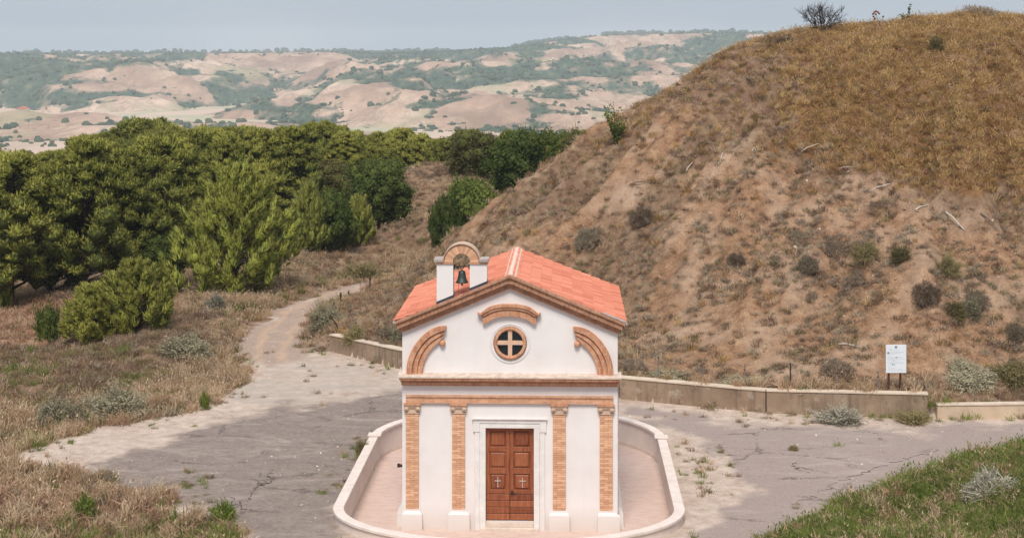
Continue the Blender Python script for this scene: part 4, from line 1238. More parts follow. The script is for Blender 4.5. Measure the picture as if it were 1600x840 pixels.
# ------------------------------------------------------------------ fence posts
postm = mat_plain('weathered_post', (0.20, 0.165, 0.145), 0.3, 8, 0.9, 0.4, 30, 0.006)
darkpost = mat_plain('dark_wooden_stake', (0.045, 0.032, 0.026), 0.3, 8, 0.9, 0.4, 30, 0.006)
def post(px, py, hpx, mat, lean=0.0, rad=0.035, label='', grp=None, Y=None):
    if Y is None: x, y, z = hit(px, py, 50)
    else: x, y = (px - 800) / F * Y, Y; z = float(ground_z(x, y))
    h = hpx / F * y
    root = empty('fence_post', (x, y, z - 0.05), 0, label, 'fence post', grp)
    m = MB(); m.tube([(0, 0, -0.2), (lean * h * 0.5, 0.01, h * 0.5), (lean * h, 0, h + 0.05)], [rad, rad * 0.95, rad * 0.85], 7); m.build('stake', mat, root)
    m = MB(); m.lathe([(rad * 1.25, 0), (rad * 1.25, 0.03)], 7, 'Z', (lean * h * 0.8, 0, h * 0.8)); m.build('wire_tie', M['iron'], root)
    return root
fg = 'thin fence posts along the top of the retaining wall'
def wy(px):
    Y = 62.0
    for _ in range(6): Y = float(np.interp((px - 800) / F * Y, [p[0] for p in WALLC], [p[1] for p in WALLC]))
    return Y + 0.42
for px, hp, ln, lb in ((1028, 44, 0.02, 'thin grey post on the wall just right of the chapel eaves'), (1096, 40, 0.12, 'thin leaning grey post on the wall, second from the chapel'),
                       (1165, 36, -0.04, 'thin grey post rising out of the pale shrub on the wall'), (1235, 42, 0.0, 'upright dark post on bare stretch of the retaining wall'),
                       (1307, 38, 0.0, 'thin grey post standing in the round shrub on the wall'), (1375, 34, -0.10, 'thin pale post just left of the notice board')):
    post(px, 600, hp, postm if px != 1235 else darkpost, ln, 0.03, lb, fg, wy(px))
sg_ = 'dark wooden stakes beside the gravel track'
post(578, 450, 17, darkpost, 0.02, 0.045, 'tallest dark stake where the track bends behind the slope', sg_)
post(545, 464, 10, darkpost, 0.0, 0.04, 'short dark stake between the two taller ones by the track', sg_)
post(532, 474, 17, darkpost, 0.02, 0.05, 'thick dark stake at the edge of the gravel track', sg_)
post(520, 487, 14, darkpost, 0.10, 0.05, 'dark stake standing between two leaning ones by the track', sg_)
post(515, 486, 8, darkpost, 0.55, 0.035, 'short stake leaning right beside the track', sg_)
post(528, 486, 8, darkpost, -0.7, 0.035, 'short stake leaning left beside the track', sg_)
fg2 = 'thin posts behind the left end of the retaining wall'
post(560, 527, 30, postm, -0.15, 0.035, 'leaning weathered post above the left end of the retaining wall', fg2)
post(590, 533, 36, postm, 0.02, 0.03, 'upright thin post behind the wall left of the chapel', fg2)
post(535, 518, 26, darkpost, -0.75, 0.04, 'dark stake leaning steeply over the grey shrub at the wall end', fg2)
# ------------------------------------------------------------------ vegetation: building blocks (numpy)
def unit(v): return v / (np.linalg.norm(v, axis=-1, keepdims=True) + 1e-9)
def blades(base, dirn, length, width, bend=0.0, taper=True, rg=rng):
    """one thin triangle per blade; a bent blade is a quad plus a tip"""
    n = len(base)
    side = unit(np.cross(dirn, rg.normal(size=(n, 3))))
    length = np.broadcast_to(length, (n,))[:, None]; width = np.broadcast_to(width, (n,))[:, None]
    tipv = base + dirn * length
    if bend:
        tipv = tipv + np.stack([rg.normal(size=n), rg.normal(size=n), -np.abs(rg.normal(size=n))], 1) * bend * length
        mid = base + dirn * length * 0.55
        v = np.concatenate([base - side * width / 2, base + side * width / 2, mid - side * width * 0.4, mid + side * width * 0.4, tipv])
        i = np.arange(n)
        f = np.concatenate([np.stack([i, i + n, i + 3 * n], 1), np.stack([i, i + 3 * n, i + 2 * n], 1), np.stack([i + 2 * n, i + 3 * n, i + 4 * n], 1)])
        t = np.concatenate([np.zeros(2 * n), np.full(2 * n, 0.5), np.ones(n)])
    else:
        v = np.concatenate([base - side * width / 2, base + side * width / 2, tipv]); i = np.arange(n)
        f = np.stack([i, i + n, i + 2 * n], 1); t = np.concatenate([np.zeros(2 * n), np.ones(n)])
    return v, f, t
def leaves(pos, nrm, size, rg=rng):
    n = len(pos)
    u = unit(np.cross(nrm, rg.normal(size=(n, 3)))); w = np.cross(nrm, u)
    s = np.broadcast_to(size, (n,))[:, None]
    v = np.concatenate([pos - u * s * 0.5, pos + w * s * 0.32, pos + u * s * 0.5, pos - w * s * 0.32]); i = np.arange(n)
    return v, np.concatenate([np.stack([i, i + n, i + 2 * n], 1), np.stack([i, i + 2 * n, i + 3 * n], 1)])
def join(parts):
    vs, fs, ts, o = [], [], [], 0
    for p in [q[:3] for q in parts]:
        v, f = p[0], p[1]; vs.append(v); fs.append(f + o); o += len(v)
        ts.append(p[2] if len(p) > 2 else np.full(len(v), 0.5))
    return np.concatenate(vs), np.concatenate(fs), np.concatenate(ts)
def veg_mesh(name, parts, mat, smooth=False):
    v, f, t = join(parts)
    me = fast_mesh(name, v, f, mat, smooth)
    if any(len(p) > 3 for p in parts):        # shade each shoot with the rounding of the clump it belongs to
        me.polygons.foreach_set('use_smooth', np.full(len(f), True))
        me.normals_split_custom_set_from_vertices(np.concatenate([p[3] if len(p) > 3 else np.tile([0, 0, 1.0], (len(p[0]), 1)) for p in parts]).astype(np.float32))
    at = me.attributes.new('tip', 'FLOAT', 'POINT'); at.data.foreach_set('value', t.astype(np.float32))
    return me
_ico = {}
def ico(sub):
    if sub not in _ico:
        bm = bmesh.new(); bmesh.ops.create_icosphere(bm, subdivisions=sub, radius=1)
        _ico[sub] = (np.array([v.co for v in bm.verts]), np.array([[v.index for v in f.verts] for f in bm.faces])); bm.free()
    return _ico[sub]
def sph(n, rg): return unit(rg.normal(size=(n, 3)))
def limb(mb, p0, p1, r0, r1, rg, n=5, seg=3):
    p0, p1 = np.array(p0, float), np.array(p1, float); d = np.linalg.norm(p1 - p0)
    pts = [p0 + (p1 - p0) * k / seg + (rg.normal(size=3) * 0.05 * d if 0 < k < seg else 0) for k in range(seg + 1)]
    mb.tube([tuple(p) for p in pts], [r0 + (r1 - r0) * k / seg for k in range(seg + 1)], n)

M['bark'] = mat_plain('pine_bark', (0.085, 0.058, 0.042), 0.35, 6, 0.95, 0.5, 20, 0.02)
M['twig'] = mat_plain('dark_twig', (0.055, 0.040, 0.035), 0.3, 9, 0.95, 0.3, 20, 0.01)
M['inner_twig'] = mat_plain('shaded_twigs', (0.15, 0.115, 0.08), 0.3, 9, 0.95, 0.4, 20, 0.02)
M['pine'] = mat_leaf('pine_needles', (0.105, 0.130, 0.026), (0.27, 0.290, 0.050), (0.51, 0.50, 0.105), 0.38, 0.35, 0.55, (0.70, 0.66, 0.19))
M['pine_core'] = mat_leaf('inner_pine_needles', (0.045, 0.055, 0.013), (0.070, 0.082, 0.018), (0.11, 0.12, 0.026), 0.1, 0.8)  # darker than the outer needles: shade between the clumps, put into the colour
M['young_core'] = mat_leaf('inner_young_needles', (0.18, 0.215, 0.035), (0.27, 0.30, 0.05), (0.36, 0.38, 0.07), 0.15, 0.8)
M['pine_bright'] = mat_leaf('bright_pine_needles', (0.34, 0.38, 0.060), (0.44, 0.47, 0.080), (0.56, 0.57, 0.12), 0.4, 0.6, 0.6, (0.78, 0.76, 0.24))
M['pine_young'] = mat_leaf('young_pine_needles', (0.18, 0.225, 0.038), (0.36, 0.395, 0.070), (0.55, 0.56, 0.125), 0.4, 0.6, 0.6, (0.78, 0.76, 0.26))
M['broadleaf'] = mat_leaf('dark_green_leaves', (0.055, 0.080, 0.018), (0.11, 0.145, 0.030), (0.19, 0.225, 0.05), 0.25, 0.5)
M['olive_leaf'] = mat_leaf('olive_brown_leaves', (0.075, 0.075, 0.025), (0.13, 0.12, 0.04), (0.19, 0.15, 0.06), 0.25, 0.5)
M['sage'] = mat_leaf('grey_green_shrub_leaves', (0.20, 0.175, 0.11), (0.35, 0.31, 0.205), (0.50, 0.45, 0.31), 0.2, 1.2)
M['pale_shrub'] = mat_leaf('pale_grey_twigs', (0.22, 0.20, 0.155), (0.37, 0.335, 0.26), (0.50, 0.46, 0.37), 0.2, 1.2)
M['brownshrub'] = mat_leaf('dry_brown_twigs', (0.17, 0.12, 0.085), (0.29, 0.215, 0.155), (0.43, 0.335, 0.245), 0.15, 1.2)
M['oliveshrub'] = mat_leaf('olive_twigs', (0.13, 0.11, 0.05), (0.23, 0.19, 0.085), (0.35, 0.29, 0.14), 0.2, 1.2)
M['g_straw'] = mat_leaf('straw_grass', (0.38, 0.26, 0.155), (0.56, 0.40, 0.255), (0.72, 0.56, 0.39), 0.3, 1.0)
M['g_pink'] = mat_leaf('reddish_dry_grass', (0.33, 0.18, 0.11), (0.50, 0.305, 0.195), (0.64, 0.44, 0.31), 0.3, 1.0)
M['g_brown'] = mat_leaf('brown_dead_grass', (0.15, 0.090, 0.055), (0.25, 0.16, 0.10), (0.37, 0.25, 0.16), 0.25, 1.0)
M['g_gold'] = mat_leaf('golden_grass', (0.25, 0.145, 0.055), (0.48, 0.30, 0.12), (0.72, 0.51, 0.25), 0.3, 1.0)
M['g_green'] = mat_leaf('fresh_green_grass', (0.085, 0.120, 0.022), (0.175, 0.220, 0.042), (0.29, 0.33, 0.085), 0.35, 1.0)
M['g_grey'] = mat_leaf('grey_tussock', (0.20, 0.16, 0.11), (0.33, 0.27, 0.19), (0.46, 0.39, 0.29), 0.25, 1.0)

# ---- pines
def pine(name, seed, H, W, mat, lump=1.0, low=0.08, shape=0.55, up=0.8, nb=100, nclump=120, top=1.0, spiky=False):
    rg = np.random.default_rng(seed)
    parts, core = [], []
    mb = MB(); mb.tube([(0, 0, -0.6), (0.06, 0, H * 0.3), (-0.05, 0.05, H * 0.62), (0, 0, H * 0.93)], [H * 0.022, H * 0.018, H * 0.012, H * 0.004], 7)
    lob = rg.uniform(0, 6.28, 3)
    for k in range(nclump):
        u = (k + rg.uniform(0, 1)) / nclump
        z = H * (low + (0.96 - low) * u)
        # widest low down for young trees, higher up for grown ones
        prof = math.sin(PI * min(1, ((z / H) ** shape) * 0.93 + 0.05)) ** 0.75
        if spiky: prof = min(1, (z / H + 0.12) / 0.30) ** 0.6 * max(0.02, 1 - z / H) ** 0.62 * 1.18
        a_ = k * 2.39996 + rg.normal() * 0.25
        env = W * 0.5 * prof * (1 + 0.20 * math.sin(2 * a_ + lob[0]) + 0.14 * math.sin(3 * a_ + lob[1] + z)) 
        r_ = env * (rg.uniform(0.62, 1.05) if not spiky else rg.uniform(0.40, 1.12))
        cr = lump * (0.45 + 0.55 * prof) * rg.uniform(0.75, 1.3)
        c = np.array([r_ * math.cos(a_), r_ * math.sin(a_), z + 0.18 * r_ * up])
        limb(mb, (0, 0, max(0.2, z - 0.28 * r_)), tuple(c), H * 0.0055 + 0.012, 0.015, rg, 4, 2)
        v0, f0 = ico(2)
        if spiky:
            # a plume: shoots set round an upward leaning axis, ending in a point
            axp = unit(np.array([math.cos(a_) * 0.62, math.sin(a_) * 0.62, 0.9]) + rg.normal(size=3) * 0.2); PL = cr * 1.75
            q = v0 * (1 + 0.3 * (rg.random((len(v0), 1)) - 0.5)) * cr * 0.42 + c + axp * PL * 0.22
            core.append((q, f0))
            t_ = rg.random(nb) ** 0.75; rr = cr * 0.62 * (1 - t_) ** 0.7 * np.sqrt(rg.uniform(0.2, 1, nb))
            d_ = sph(nb, rg); d_ = unit(d_ - (d_ @ axp)[:, None] * axp)
            b_ = c - axp * PL * 0.25 + axp * (t_ * PL * 1.05)[:, None] + d_ * rr[:, None]
            for j in range(4):
                dd = unit(d_ * (0.55 - 0.45 * t_)[:, None] + axp * 0.9 + rg.normal(size=(nb, 3)) * 0.22)
                bl = blades(b_ + rg.normal(size=(nb, 3)) * 0.03, dd, rg.uniform(0.20, 0.42, nb), rg.uniform(0.045, 0.08, nb), rg=rg)
                parts.append(bl + (np.tile(unit(d_ * 0.9 + axp * 0.6 + rg.normal(size=(nb, 3)) * 0.3), (3, 1)),))
            continue
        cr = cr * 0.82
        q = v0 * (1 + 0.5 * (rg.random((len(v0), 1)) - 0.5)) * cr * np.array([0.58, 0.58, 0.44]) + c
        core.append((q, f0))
        dr = sph(nb, rg); dr[:, 2] = np.abs(dr[:, 2]) * 1.0 - 0.32 * rg.random(nb)
        dr = unit(dr)
        b_ = c + dr * cr * np.array([0.72, 0.72, 0.55]) * rg.uniform(0.55, 1.15, (nb, 1)) * (1 + 0.3 * np.sin(5 * dr[:, :1] + k) * np.sin(4 * dr[:, 1:2] + 2 * k))
        ax = unit(dr * 0.75 + np.array([0, 0, up]) + np.array([math.cos(a_), math.sin(a_), 0]) * 0.35)
        # each shoot is a small brush of needles round its axis
        for j in range(4):
            dd = unit(ax + rg.normal(size=(nb, 3)) * 0.42)
            bl = blades(b_ + rg.normal(size=(nb, 3)) * 0.03, dd, rg.uniform(0.16, 0.36, nb), rg.uniform(0.06, 0.11, nb), rg=rg)
            parts.append(bl + (np.tile(unit(dr + [0, 0, 0.25] + rg.normal(size=(nb, 3)) * 0.3), (3, 1)),))
    crown = veg_mesh(name + '_crown', parts, mat)
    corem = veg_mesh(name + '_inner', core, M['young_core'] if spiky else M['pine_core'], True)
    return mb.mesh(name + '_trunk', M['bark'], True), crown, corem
pines = [pine('pine', 11, 10, 6.6, M['pine'], 1.15, 0.10, 0.62), pine('pine', 12, 10, 5.6, M['pine'], 1.0, 0.08, 0.55),
         pine('pine', 13, 10, 7.4, M['pine'], 1.25, 0.14, 0.75, 0.7), pine('pine', 14, 10, 6.0, M['pine'], 1.1, 0.10, 0.65, 1.0)]
young = [pine('young_pine', 21, 6.8, 6.4, M['pine_bright'], 0.66, 0.03, 0.42, 1.0, 110, 170, spiky=True), pine('young_pine', 22, 4.0, 3.7, M['pine_young'], 0.42, 0.02, 0.40, 0.8, 90, 110, spiky=True), pine('bushy_pine', 23, 4.0, 3.7, M['pine'], 0.42, 0.02, 0.40, 0.8, 90, 120, spiky=True)]
# ---- broadleaved trees
def broad(name, seed, H, W, mat, n=46, lump=0.8, nl=230, ls=0.17, low=0.25):
    rg = np.random.default_rng(seed); parts = []; core = []
    mb = MB(); mb.tube([(0, 0, -0.4), (0.05, 0.03, H * 0.3), (0, 0, H * 0.7)], [H * 0.03, H * 0.022, H * 0.008], 7)
    for k in range(n):
        a_ = k * 2.4 + rg.normal() * 0.3; u = (k + 0.5) / n
        z = H * (low + (0.93 - low) * u); prof = math.sin(PI * (0.12 + 0.80 * u)) ** 0.6
        r_ = W / 2 * prof * rg.uniform(0.45, 1.0); cr = lump * rg.uniform(0.7, 1.25)
        c = np.array([r_ * math.cos(a_), r_ * math.sin(a_), z])
        limb(mb, (0, 0, H * (0.15 + 0.45 * u)), tuple(c), H * 0.008 + 0.01, 0.012, rg, 4, 3)
        v0, f0 = ico(2); core.append((v0 * (1 + 0.4 * (rg.random((len(v0), 1)) - 0.5)) * cr * 0.55 + c, f0))
        d = sph(nl, rg); p = c + d * cr * rg.uniform(0.55, 1.12, (nl, 1)) * np.array([1, 1, 0.75])
        parts.append(leaves(p, unit(d + rg.normal(size=(nl, 3)) * 0.6 + np.array([0, 0, 0.5])), ls * rg.uniform(0.7, 1.3, nl), rg))
        parts.append(blades(c + d[:30] * cr * 0.7, unit(d[:30] + [0, 0, 0.7]), 0.4, 0.05, rg=rg)[:2])
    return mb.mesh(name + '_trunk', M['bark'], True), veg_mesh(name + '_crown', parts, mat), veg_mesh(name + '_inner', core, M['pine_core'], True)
broads = [broad('broadleaf_tree', 31, 4.6, 4.2, M['broadleaf']), broad('broadleaf_tree', 32, 4.0, 4.6, M['olive_leaf'], 40, 0.75), broad('broadleaf_tree', 33, 2.6, 3.8, M['broadleaf'], 34, 0.62, low=0.12)]

def tree(kind, protos, x, y, h, w, name, label, cat='tree', group=None, dz=-0.1, rz=None):
    tr, cr, co = protos
    z = float(ground_z(x, y)) + dz
    root = empty(name, (x, y, z), rng.uniform(0, 6.28) if rz is None else rz, label, cat, group)
    H0 = {'pine': 10.0, 'young0': 6.8, 'young1': 4.0, 'young2': 4.0, 'b0': 4.6, 'b1': 4.0, 'b2': 2.6}[kind]
    W0 = {'pine': 6.4, 'young0': 6.4, 'young1': 3.7, 'young2': 3.7, 'b0': 4.2, 'b1': 4.6, 'b2': 3.8}[kind]
    root.scale = (w / W0, w / W0, h / H0)
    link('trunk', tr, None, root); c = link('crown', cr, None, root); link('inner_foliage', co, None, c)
    return root
def at_px(px, py, Y0=50, Y1=260): return hit(px, py, Y0, Y1)

# forest front and single trees: (foot px, foot py, height px, width px, kind, label)
gfor = 'pines of the wood beyond the track'
FRONT = [
    (18, 474, 238, 150, 2, 'huge dark pine filling the left edge of the photo, its flat top bright'),
    (78, 462, 205, 110, 1, 'dark pine just right of the huge one at the left edge'),
    (132, 448, 235, 135, 0, 'tall dark pine with layered limbs directly behind the bushy pair on the left bank'),
    (196, 436, 205, 110, 3, 'dark pine behind and right of the bushy green pair'),
    (243, 425, 215, 125, 2, 'broad shadowed pine just left of the bright young pine'),
    (300, 408, 205, 110, 0, 'dark pine standing directly behind the bright young pine'),
    (352, 392, 190, 105, 1, 'dark pine rising over the pointed top of the bright young pine'),
    (408, 380, 180, 110, 3, 'dark pine behind the right side of the bright young pine'),
    (455, 352, 155, 100, 0, 'dark pine behind the light green young pines in the middle'),
]
for px, py, hp, wp, k, lb in FRONT:
    x, y, z = at_px(px, py, 85, 200)
    tree('pine', pines[k], x, y, hp / F * y, wp / F * y, 'pine_tree', lb, 'pine tree', gfor)
SKYL = np.array([(-400, 232), (0, 228), (40, 238), (90, 232), (140, 214), (190, 192), (230, 188), (300, 190), (340, 194), (400, 190), (460, 198), (540, 190), (600, 203), (660, 204), (720, 206), (800, 206), (880, 206), (940, 208), (1000, 208), (1400, 210)])
FEDGE = np.array([(-900, 108), (-300, 104), (0, 106), (200, 112), (300, 112), (380, 112), (470, 122), (520, 132), (580, 138), (650, 143), (700, 148), (760, 146), (950, 140), (1100, 146), (1500, 165)])
TREEPOS = []
for gy_ in np.arange(104, 190, 4.8):
    for gx_ in np.arange(-62, 30, 4.6):
        x = gx_ + rng.uniform(-2.1, 2.1); y = gy_ + rng.uniform(-2.1, 2.1)
        px = 800 + F * x / y
        if px < -210 or px > 1130: continue
        if y < np.interp(px, FEDGE[:, 0], FEDGE[:, 1]) + rng.uniform(0, 2): continue
        if y > 178 and px < 500: continue
        gz_ = float(ground_z(x, y))
        ztop = HC - (np.interp(px, SKYL[:, 0], SKYL[:, 1]) - HY) / F * y
        hmax = ztop - gz_
        if y < 128: h = min(hmax + rng.uniform(-3.2, -0.2), rng.uniform(6.5, 11))
        else: h = min(hmax + rng.choice([-2.8, -1.6, -0.7, -0.2, 0.3]), rng.uniform(8, 12.5)) if hmax > 3 else 3.2
        if h < 2.4: continue
        h = max(3.0, h)
        TREEPOS.append((y, x, h))
TREEPOS.sort()
def placeword(px, y):
    band_ = 'in the near rows' if y < 128 else 'in the middle rows' if y < 150 else 'in the farthest rows'
    side = 'at the left edge' if px < 130 else 'left of the bright young pine' if px < 270 else 'behind the bright young pine' if px < 460 else 'behind the dark round tree' if px < 640 else 'behind the grassy rise' if px < 800 else 'beside the clay hill'
    return band_, side
for q, (y, x, h) in enumerate(TREEPOS[:290]):
    px = 800 + F * x / y; bd, sdw = placeword(px, y)
    k = int(rng.integers(0, 4))
    w = max(3.6, min(8.5, h * rng.uniform(0.58, 0.8)))
    small = 'low ' if h < 6 else 'tall ' if h > 9.5 else ''
    tree('pine', pines[k], x, y, h, w, 'pine_tree', f'{small}green pine of the wood {bd}, {sdw}', 'pine tree', f'{small}pines {bd} {sdw}')

SING = [
    (366, 460, 196, 156, 'young0', 'young_pine', 'large bright yellow-green young pine with upright shoots beside the track', 'pine tree'),
    (212, 512, 102, 98, 'young2', 'young_pine', 'dense rounded green pine, right one of the bushy pair on the left bank', 'pine tree'),
    (148, 524, 78, 104, 'young2', 'young_pine', 'lower green pine, left one of the bushy pair on the left bank', 'pine tree'),
    (482, 366, 76, 58, 'young1', 'young_pine', 'light green young pine right of the large bright one', 'pine tree'),
    (560, 352, 42, 46, 'young1', 'young_pine', 'small bright green pine at the foot of the dark round tree', 'pine tree'),
    (592, 336, 84, 100, 'b0', 'broadleaf_tree', 'dark round-headed tree standing alone on the slope beyond the track', 'tree'),
    (252, 452, 88, 84, 'b0', 'broadleaf_tree', 'bluish dark tree between the bushy pair and the bright young pine', 'tree'),
    (520, 372, 68, 80, 'b2', 'broadleaf_tree', 'dark leafy bush between the light young pine and the round tree', 'bush'),
    (515, 310, 58, 90, 'b1', 'broadleaf_tree', 'greyish green rounded tree in front of the wood, above the light young pine', 'tree'),
    (745, 285, 78, 100, 'b1', 'broadleaf_tree', 'olive and russet tree at the crest of the grassy rise', 'tree'),
    (815, 318, 112, 116, 'b0', 'broadleaf_tree', 'large dark green tree behind the left flank of the clay hill', 'tree'),
    (735, 352, 66, 110, 'b2', 'broadleaf_tree', 'spreading green bush in the gully above the bell gable', 'bush'),
    (700, 352, 40, 56, 'b2', 'broadleaf_tree', 'smaller green bush at the left end of the gully thicket', 'bush'),
    (870, 272, 66, 84, 'b0', 'broadleaf_tree', 'mid green tree close against the flank of the clay hill', 'tree'),
    (905, 246, 40, 60, 'b1', 'broadleaf_tree', 'low olive tree half hidden by the hill flank near the sapling', 'tree'),
    (-5, 470, 90, 46, 'young1', 'young_pine', 'pale green small pine cut off by the left edge of the photo', 'pine tree'),
]
YS = {366: 90, 212: 79, 148: 79.5, 482: 108, 560: 112, 592: 116, 252: 93, 520: 110, 515: 128, 745: 131, 815: 112, 735: 106, 700: 104, 870: 112, 905: 110, -5: 90}
KI = {'young0': young[0], 'young1': young[1], 'young2': young[2], 'b0': broads[0], 'b1': broads[1], 'b2': broads[2]}
for px, py, hp, wp, k, nm, lb, ct in SING:
    Y = YS[px]; x = (px - 800) / F * Y
    zg = float(ground_z(x, Y)); ztop = HC - (py - hp - HY) / F * Y
    tree(k, KI[k], x, Y, max(1.2, ztop - zg + 0.1), wp / F * Y, nm, lb, ct, rz=2.1 if k == 'young0' else None)

# ---- shrubs
def shrub(name, seed, mat, n=900, up=0.4, leafy=0.5, bw=0.022, ls=0.06, droop=0.0, core=True):
    """dome of radius 1 and height 0.8"""
    rg = np.random.default_rng(seed); parts = []
    d = sph(n, rg); d[:, 2] = np.abs(d[:, 2]) + np.where(rg.random(n) < 0.65, up * 0.4, -0.12); d = unit(d)
    lob = 1 + 0.22 * np.sin(3 * np.arctan2(d[:, 1], d[:, 0]) + seed) + 0.14 * np.sin(5 * d[:, 2] * 3 + seed)
    ln = rg.uniform(0.62, 1.05, n) * lob
    root = np.stack([rg.normal(size=n) * 0.25, rg.normal(size=n) * 0.25, np.zeros(n)], 1)
    endp = d * ln[:, None] * np.array([1, 1, 0.8])
    st = root + (endp - root) * rg.uniform(0.25, 0.6, (n, 1))
    dv = endp - st; L_ = np.linalg.norm(dv, axis=1)
    parts.append(blades(st, unit(dv), L_, bw * rg.uniform(0.7, 1.6, n), 0.12 + droop, rg=rg))
    m = int(n * leafy * 3)
    if m:
        k = rg.integers(0, n, m); p = st[k] + dv[k] * rg.uniform(0.55, 1.03, (m, 1)) + rg.normal(size=(m, 3)) * 0.03
        v, f = leaves(p, unit(d[k] + rg.normal(size=(m, 3)) * 0.7), ls * rg.uniform(0.6, 1.5, m), rg); parts.append((v, f))
    me = veg_mesh(name, parts, mat)
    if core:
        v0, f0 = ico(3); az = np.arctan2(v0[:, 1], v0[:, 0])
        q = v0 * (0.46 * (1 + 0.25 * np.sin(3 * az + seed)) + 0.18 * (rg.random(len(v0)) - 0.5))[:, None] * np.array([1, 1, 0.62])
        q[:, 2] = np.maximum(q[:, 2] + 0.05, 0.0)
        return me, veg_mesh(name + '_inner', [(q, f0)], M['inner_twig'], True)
    return me, None
def mat_shrub(name, seed, mat, n=2200):
    """low matted cushion of short twigs, no long rays"""
    rg = np.random.default_rng(seed); parts = []
    for q in range(9):
        a_ = q * 2.4; rr = 0.62 * math.sqrt((q + 0.3) / 9); c = np.array([rr * math.cos(a_), rr * math.sin(a_), 0.10 + 0.12 * rg.random()]); cr = rg.uniform(0.30, 0.46)
        m = n // 9; d = sph(m, rg); d[:, 2] = np.abs(d[:, 2]) * 1.1 - 0.15; d = unit(d)
        p = c + d * cr * rg.uniform(0.55, 0.95, (m, 1)) * np.array([1, 1, 0.9])
        parts.append(blades(p, unit(d + rg.normal(size=(m, 3)) * 0.5 + [0, 0, 0.35]), rg.uniform(0.10, 0.26, m), rg.uniform(0.016, 0.034, m), 0.2, rg=rg))
        k = rg.integers(0, m, m // 2); parts.append(leaves(p[k] + rg.normal(size=(len(k), 3)) * 0.04, sph(len(k), rg), rg.uniform(0.025, 0.055, len(k)), rg))
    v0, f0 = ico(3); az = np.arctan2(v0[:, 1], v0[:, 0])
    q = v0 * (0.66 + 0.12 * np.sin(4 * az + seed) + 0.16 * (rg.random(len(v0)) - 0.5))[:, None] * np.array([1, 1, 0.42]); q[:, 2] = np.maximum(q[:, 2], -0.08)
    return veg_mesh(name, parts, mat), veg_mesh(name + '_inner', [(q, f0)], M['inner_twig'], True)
SH = {'sage': [shrub('sage', 41, M['sage'], 1300, 0.3, 0.9), shrub('sage', 42, M['sage'], 1300, 0.5, 0.8)],
      'pale': [shrub('pale', 43, M['pale_shrub'], 900, 0.6, 0.25, 0.028, core=False)],
      'brown': [mat_shrub('brown', 44, M['brownshrub']), mat_shrub('brown', 45, M['g_grey'])],
      'olive': [shrub('olive', 46, M['oliveshrub'], 1300, 1.2, 0.2, 0.026), shrub('olive', 47, M['oliveshrub'], 1200, 0.8, 0.4)],
      'green': [shrub('green', 48, M['broadleaf'], 900, 0.8, 1.0, 0.03, 0.10), shrub('green', 49, M['g_green'], 700, 1.4, 0.8, 0.03, 0.09, core=False)],
      'straw': [shrub('straw', 50, M['g_straw'], 1200, 1.0, 0.0, 0.02, droop=0.2)]}
def bush(px, py, wp, hp, kind, label, v=0, cat='shrub', Y=None, group=None):
    if Y is None: x, y, z = hit(px, py, 44, 140)
    else: x, y = (px - 800) / F * Y, Y; z = float(ground_z(x, y))
    if kind == 'brown' and py < 560: wp, hp = wp * 0.82, hp * 0.72
    r_ = wp / 2 / F * y; y2 = y + r_ * 0.5; x2 = (px - 800) / F * y2
    root = empty('shrub', (x2, y2, float(ground_z(x2, y2)) - 0.06 * r_), rng.uniform(0, 6.28), label, cat, group)
    me, co = SH[kind][v]
    root.scale = (r_, r_, max(0.25, hp / F * y2 / 0.85))
    e_ = max(0.3, r_ * 0.8)
    nx_, ny_ = (float(ground_z(x2 - e_, y2) - ground_z(x2 + e_, y2)) / (2 * e_), float(ground_z(x2, y2 - e_) - ground_z(x2, y2 + e_)) / (2 * e_))
    nv = Vector((max(-1, min(1, nx_)) * 0.8, max(-1, min(1, ny_)) * 0.8, 1)).normalized()
    root.rotation_euler = (nv.to_track_quat('Z', 'Y').to_matrix() @ Matrix.Rotation(rng.uniform(0, 6.28), 3, 'Z')).to_euler()
    c = link('foliage', me, None, root)
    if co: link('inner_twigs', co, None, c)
    return root
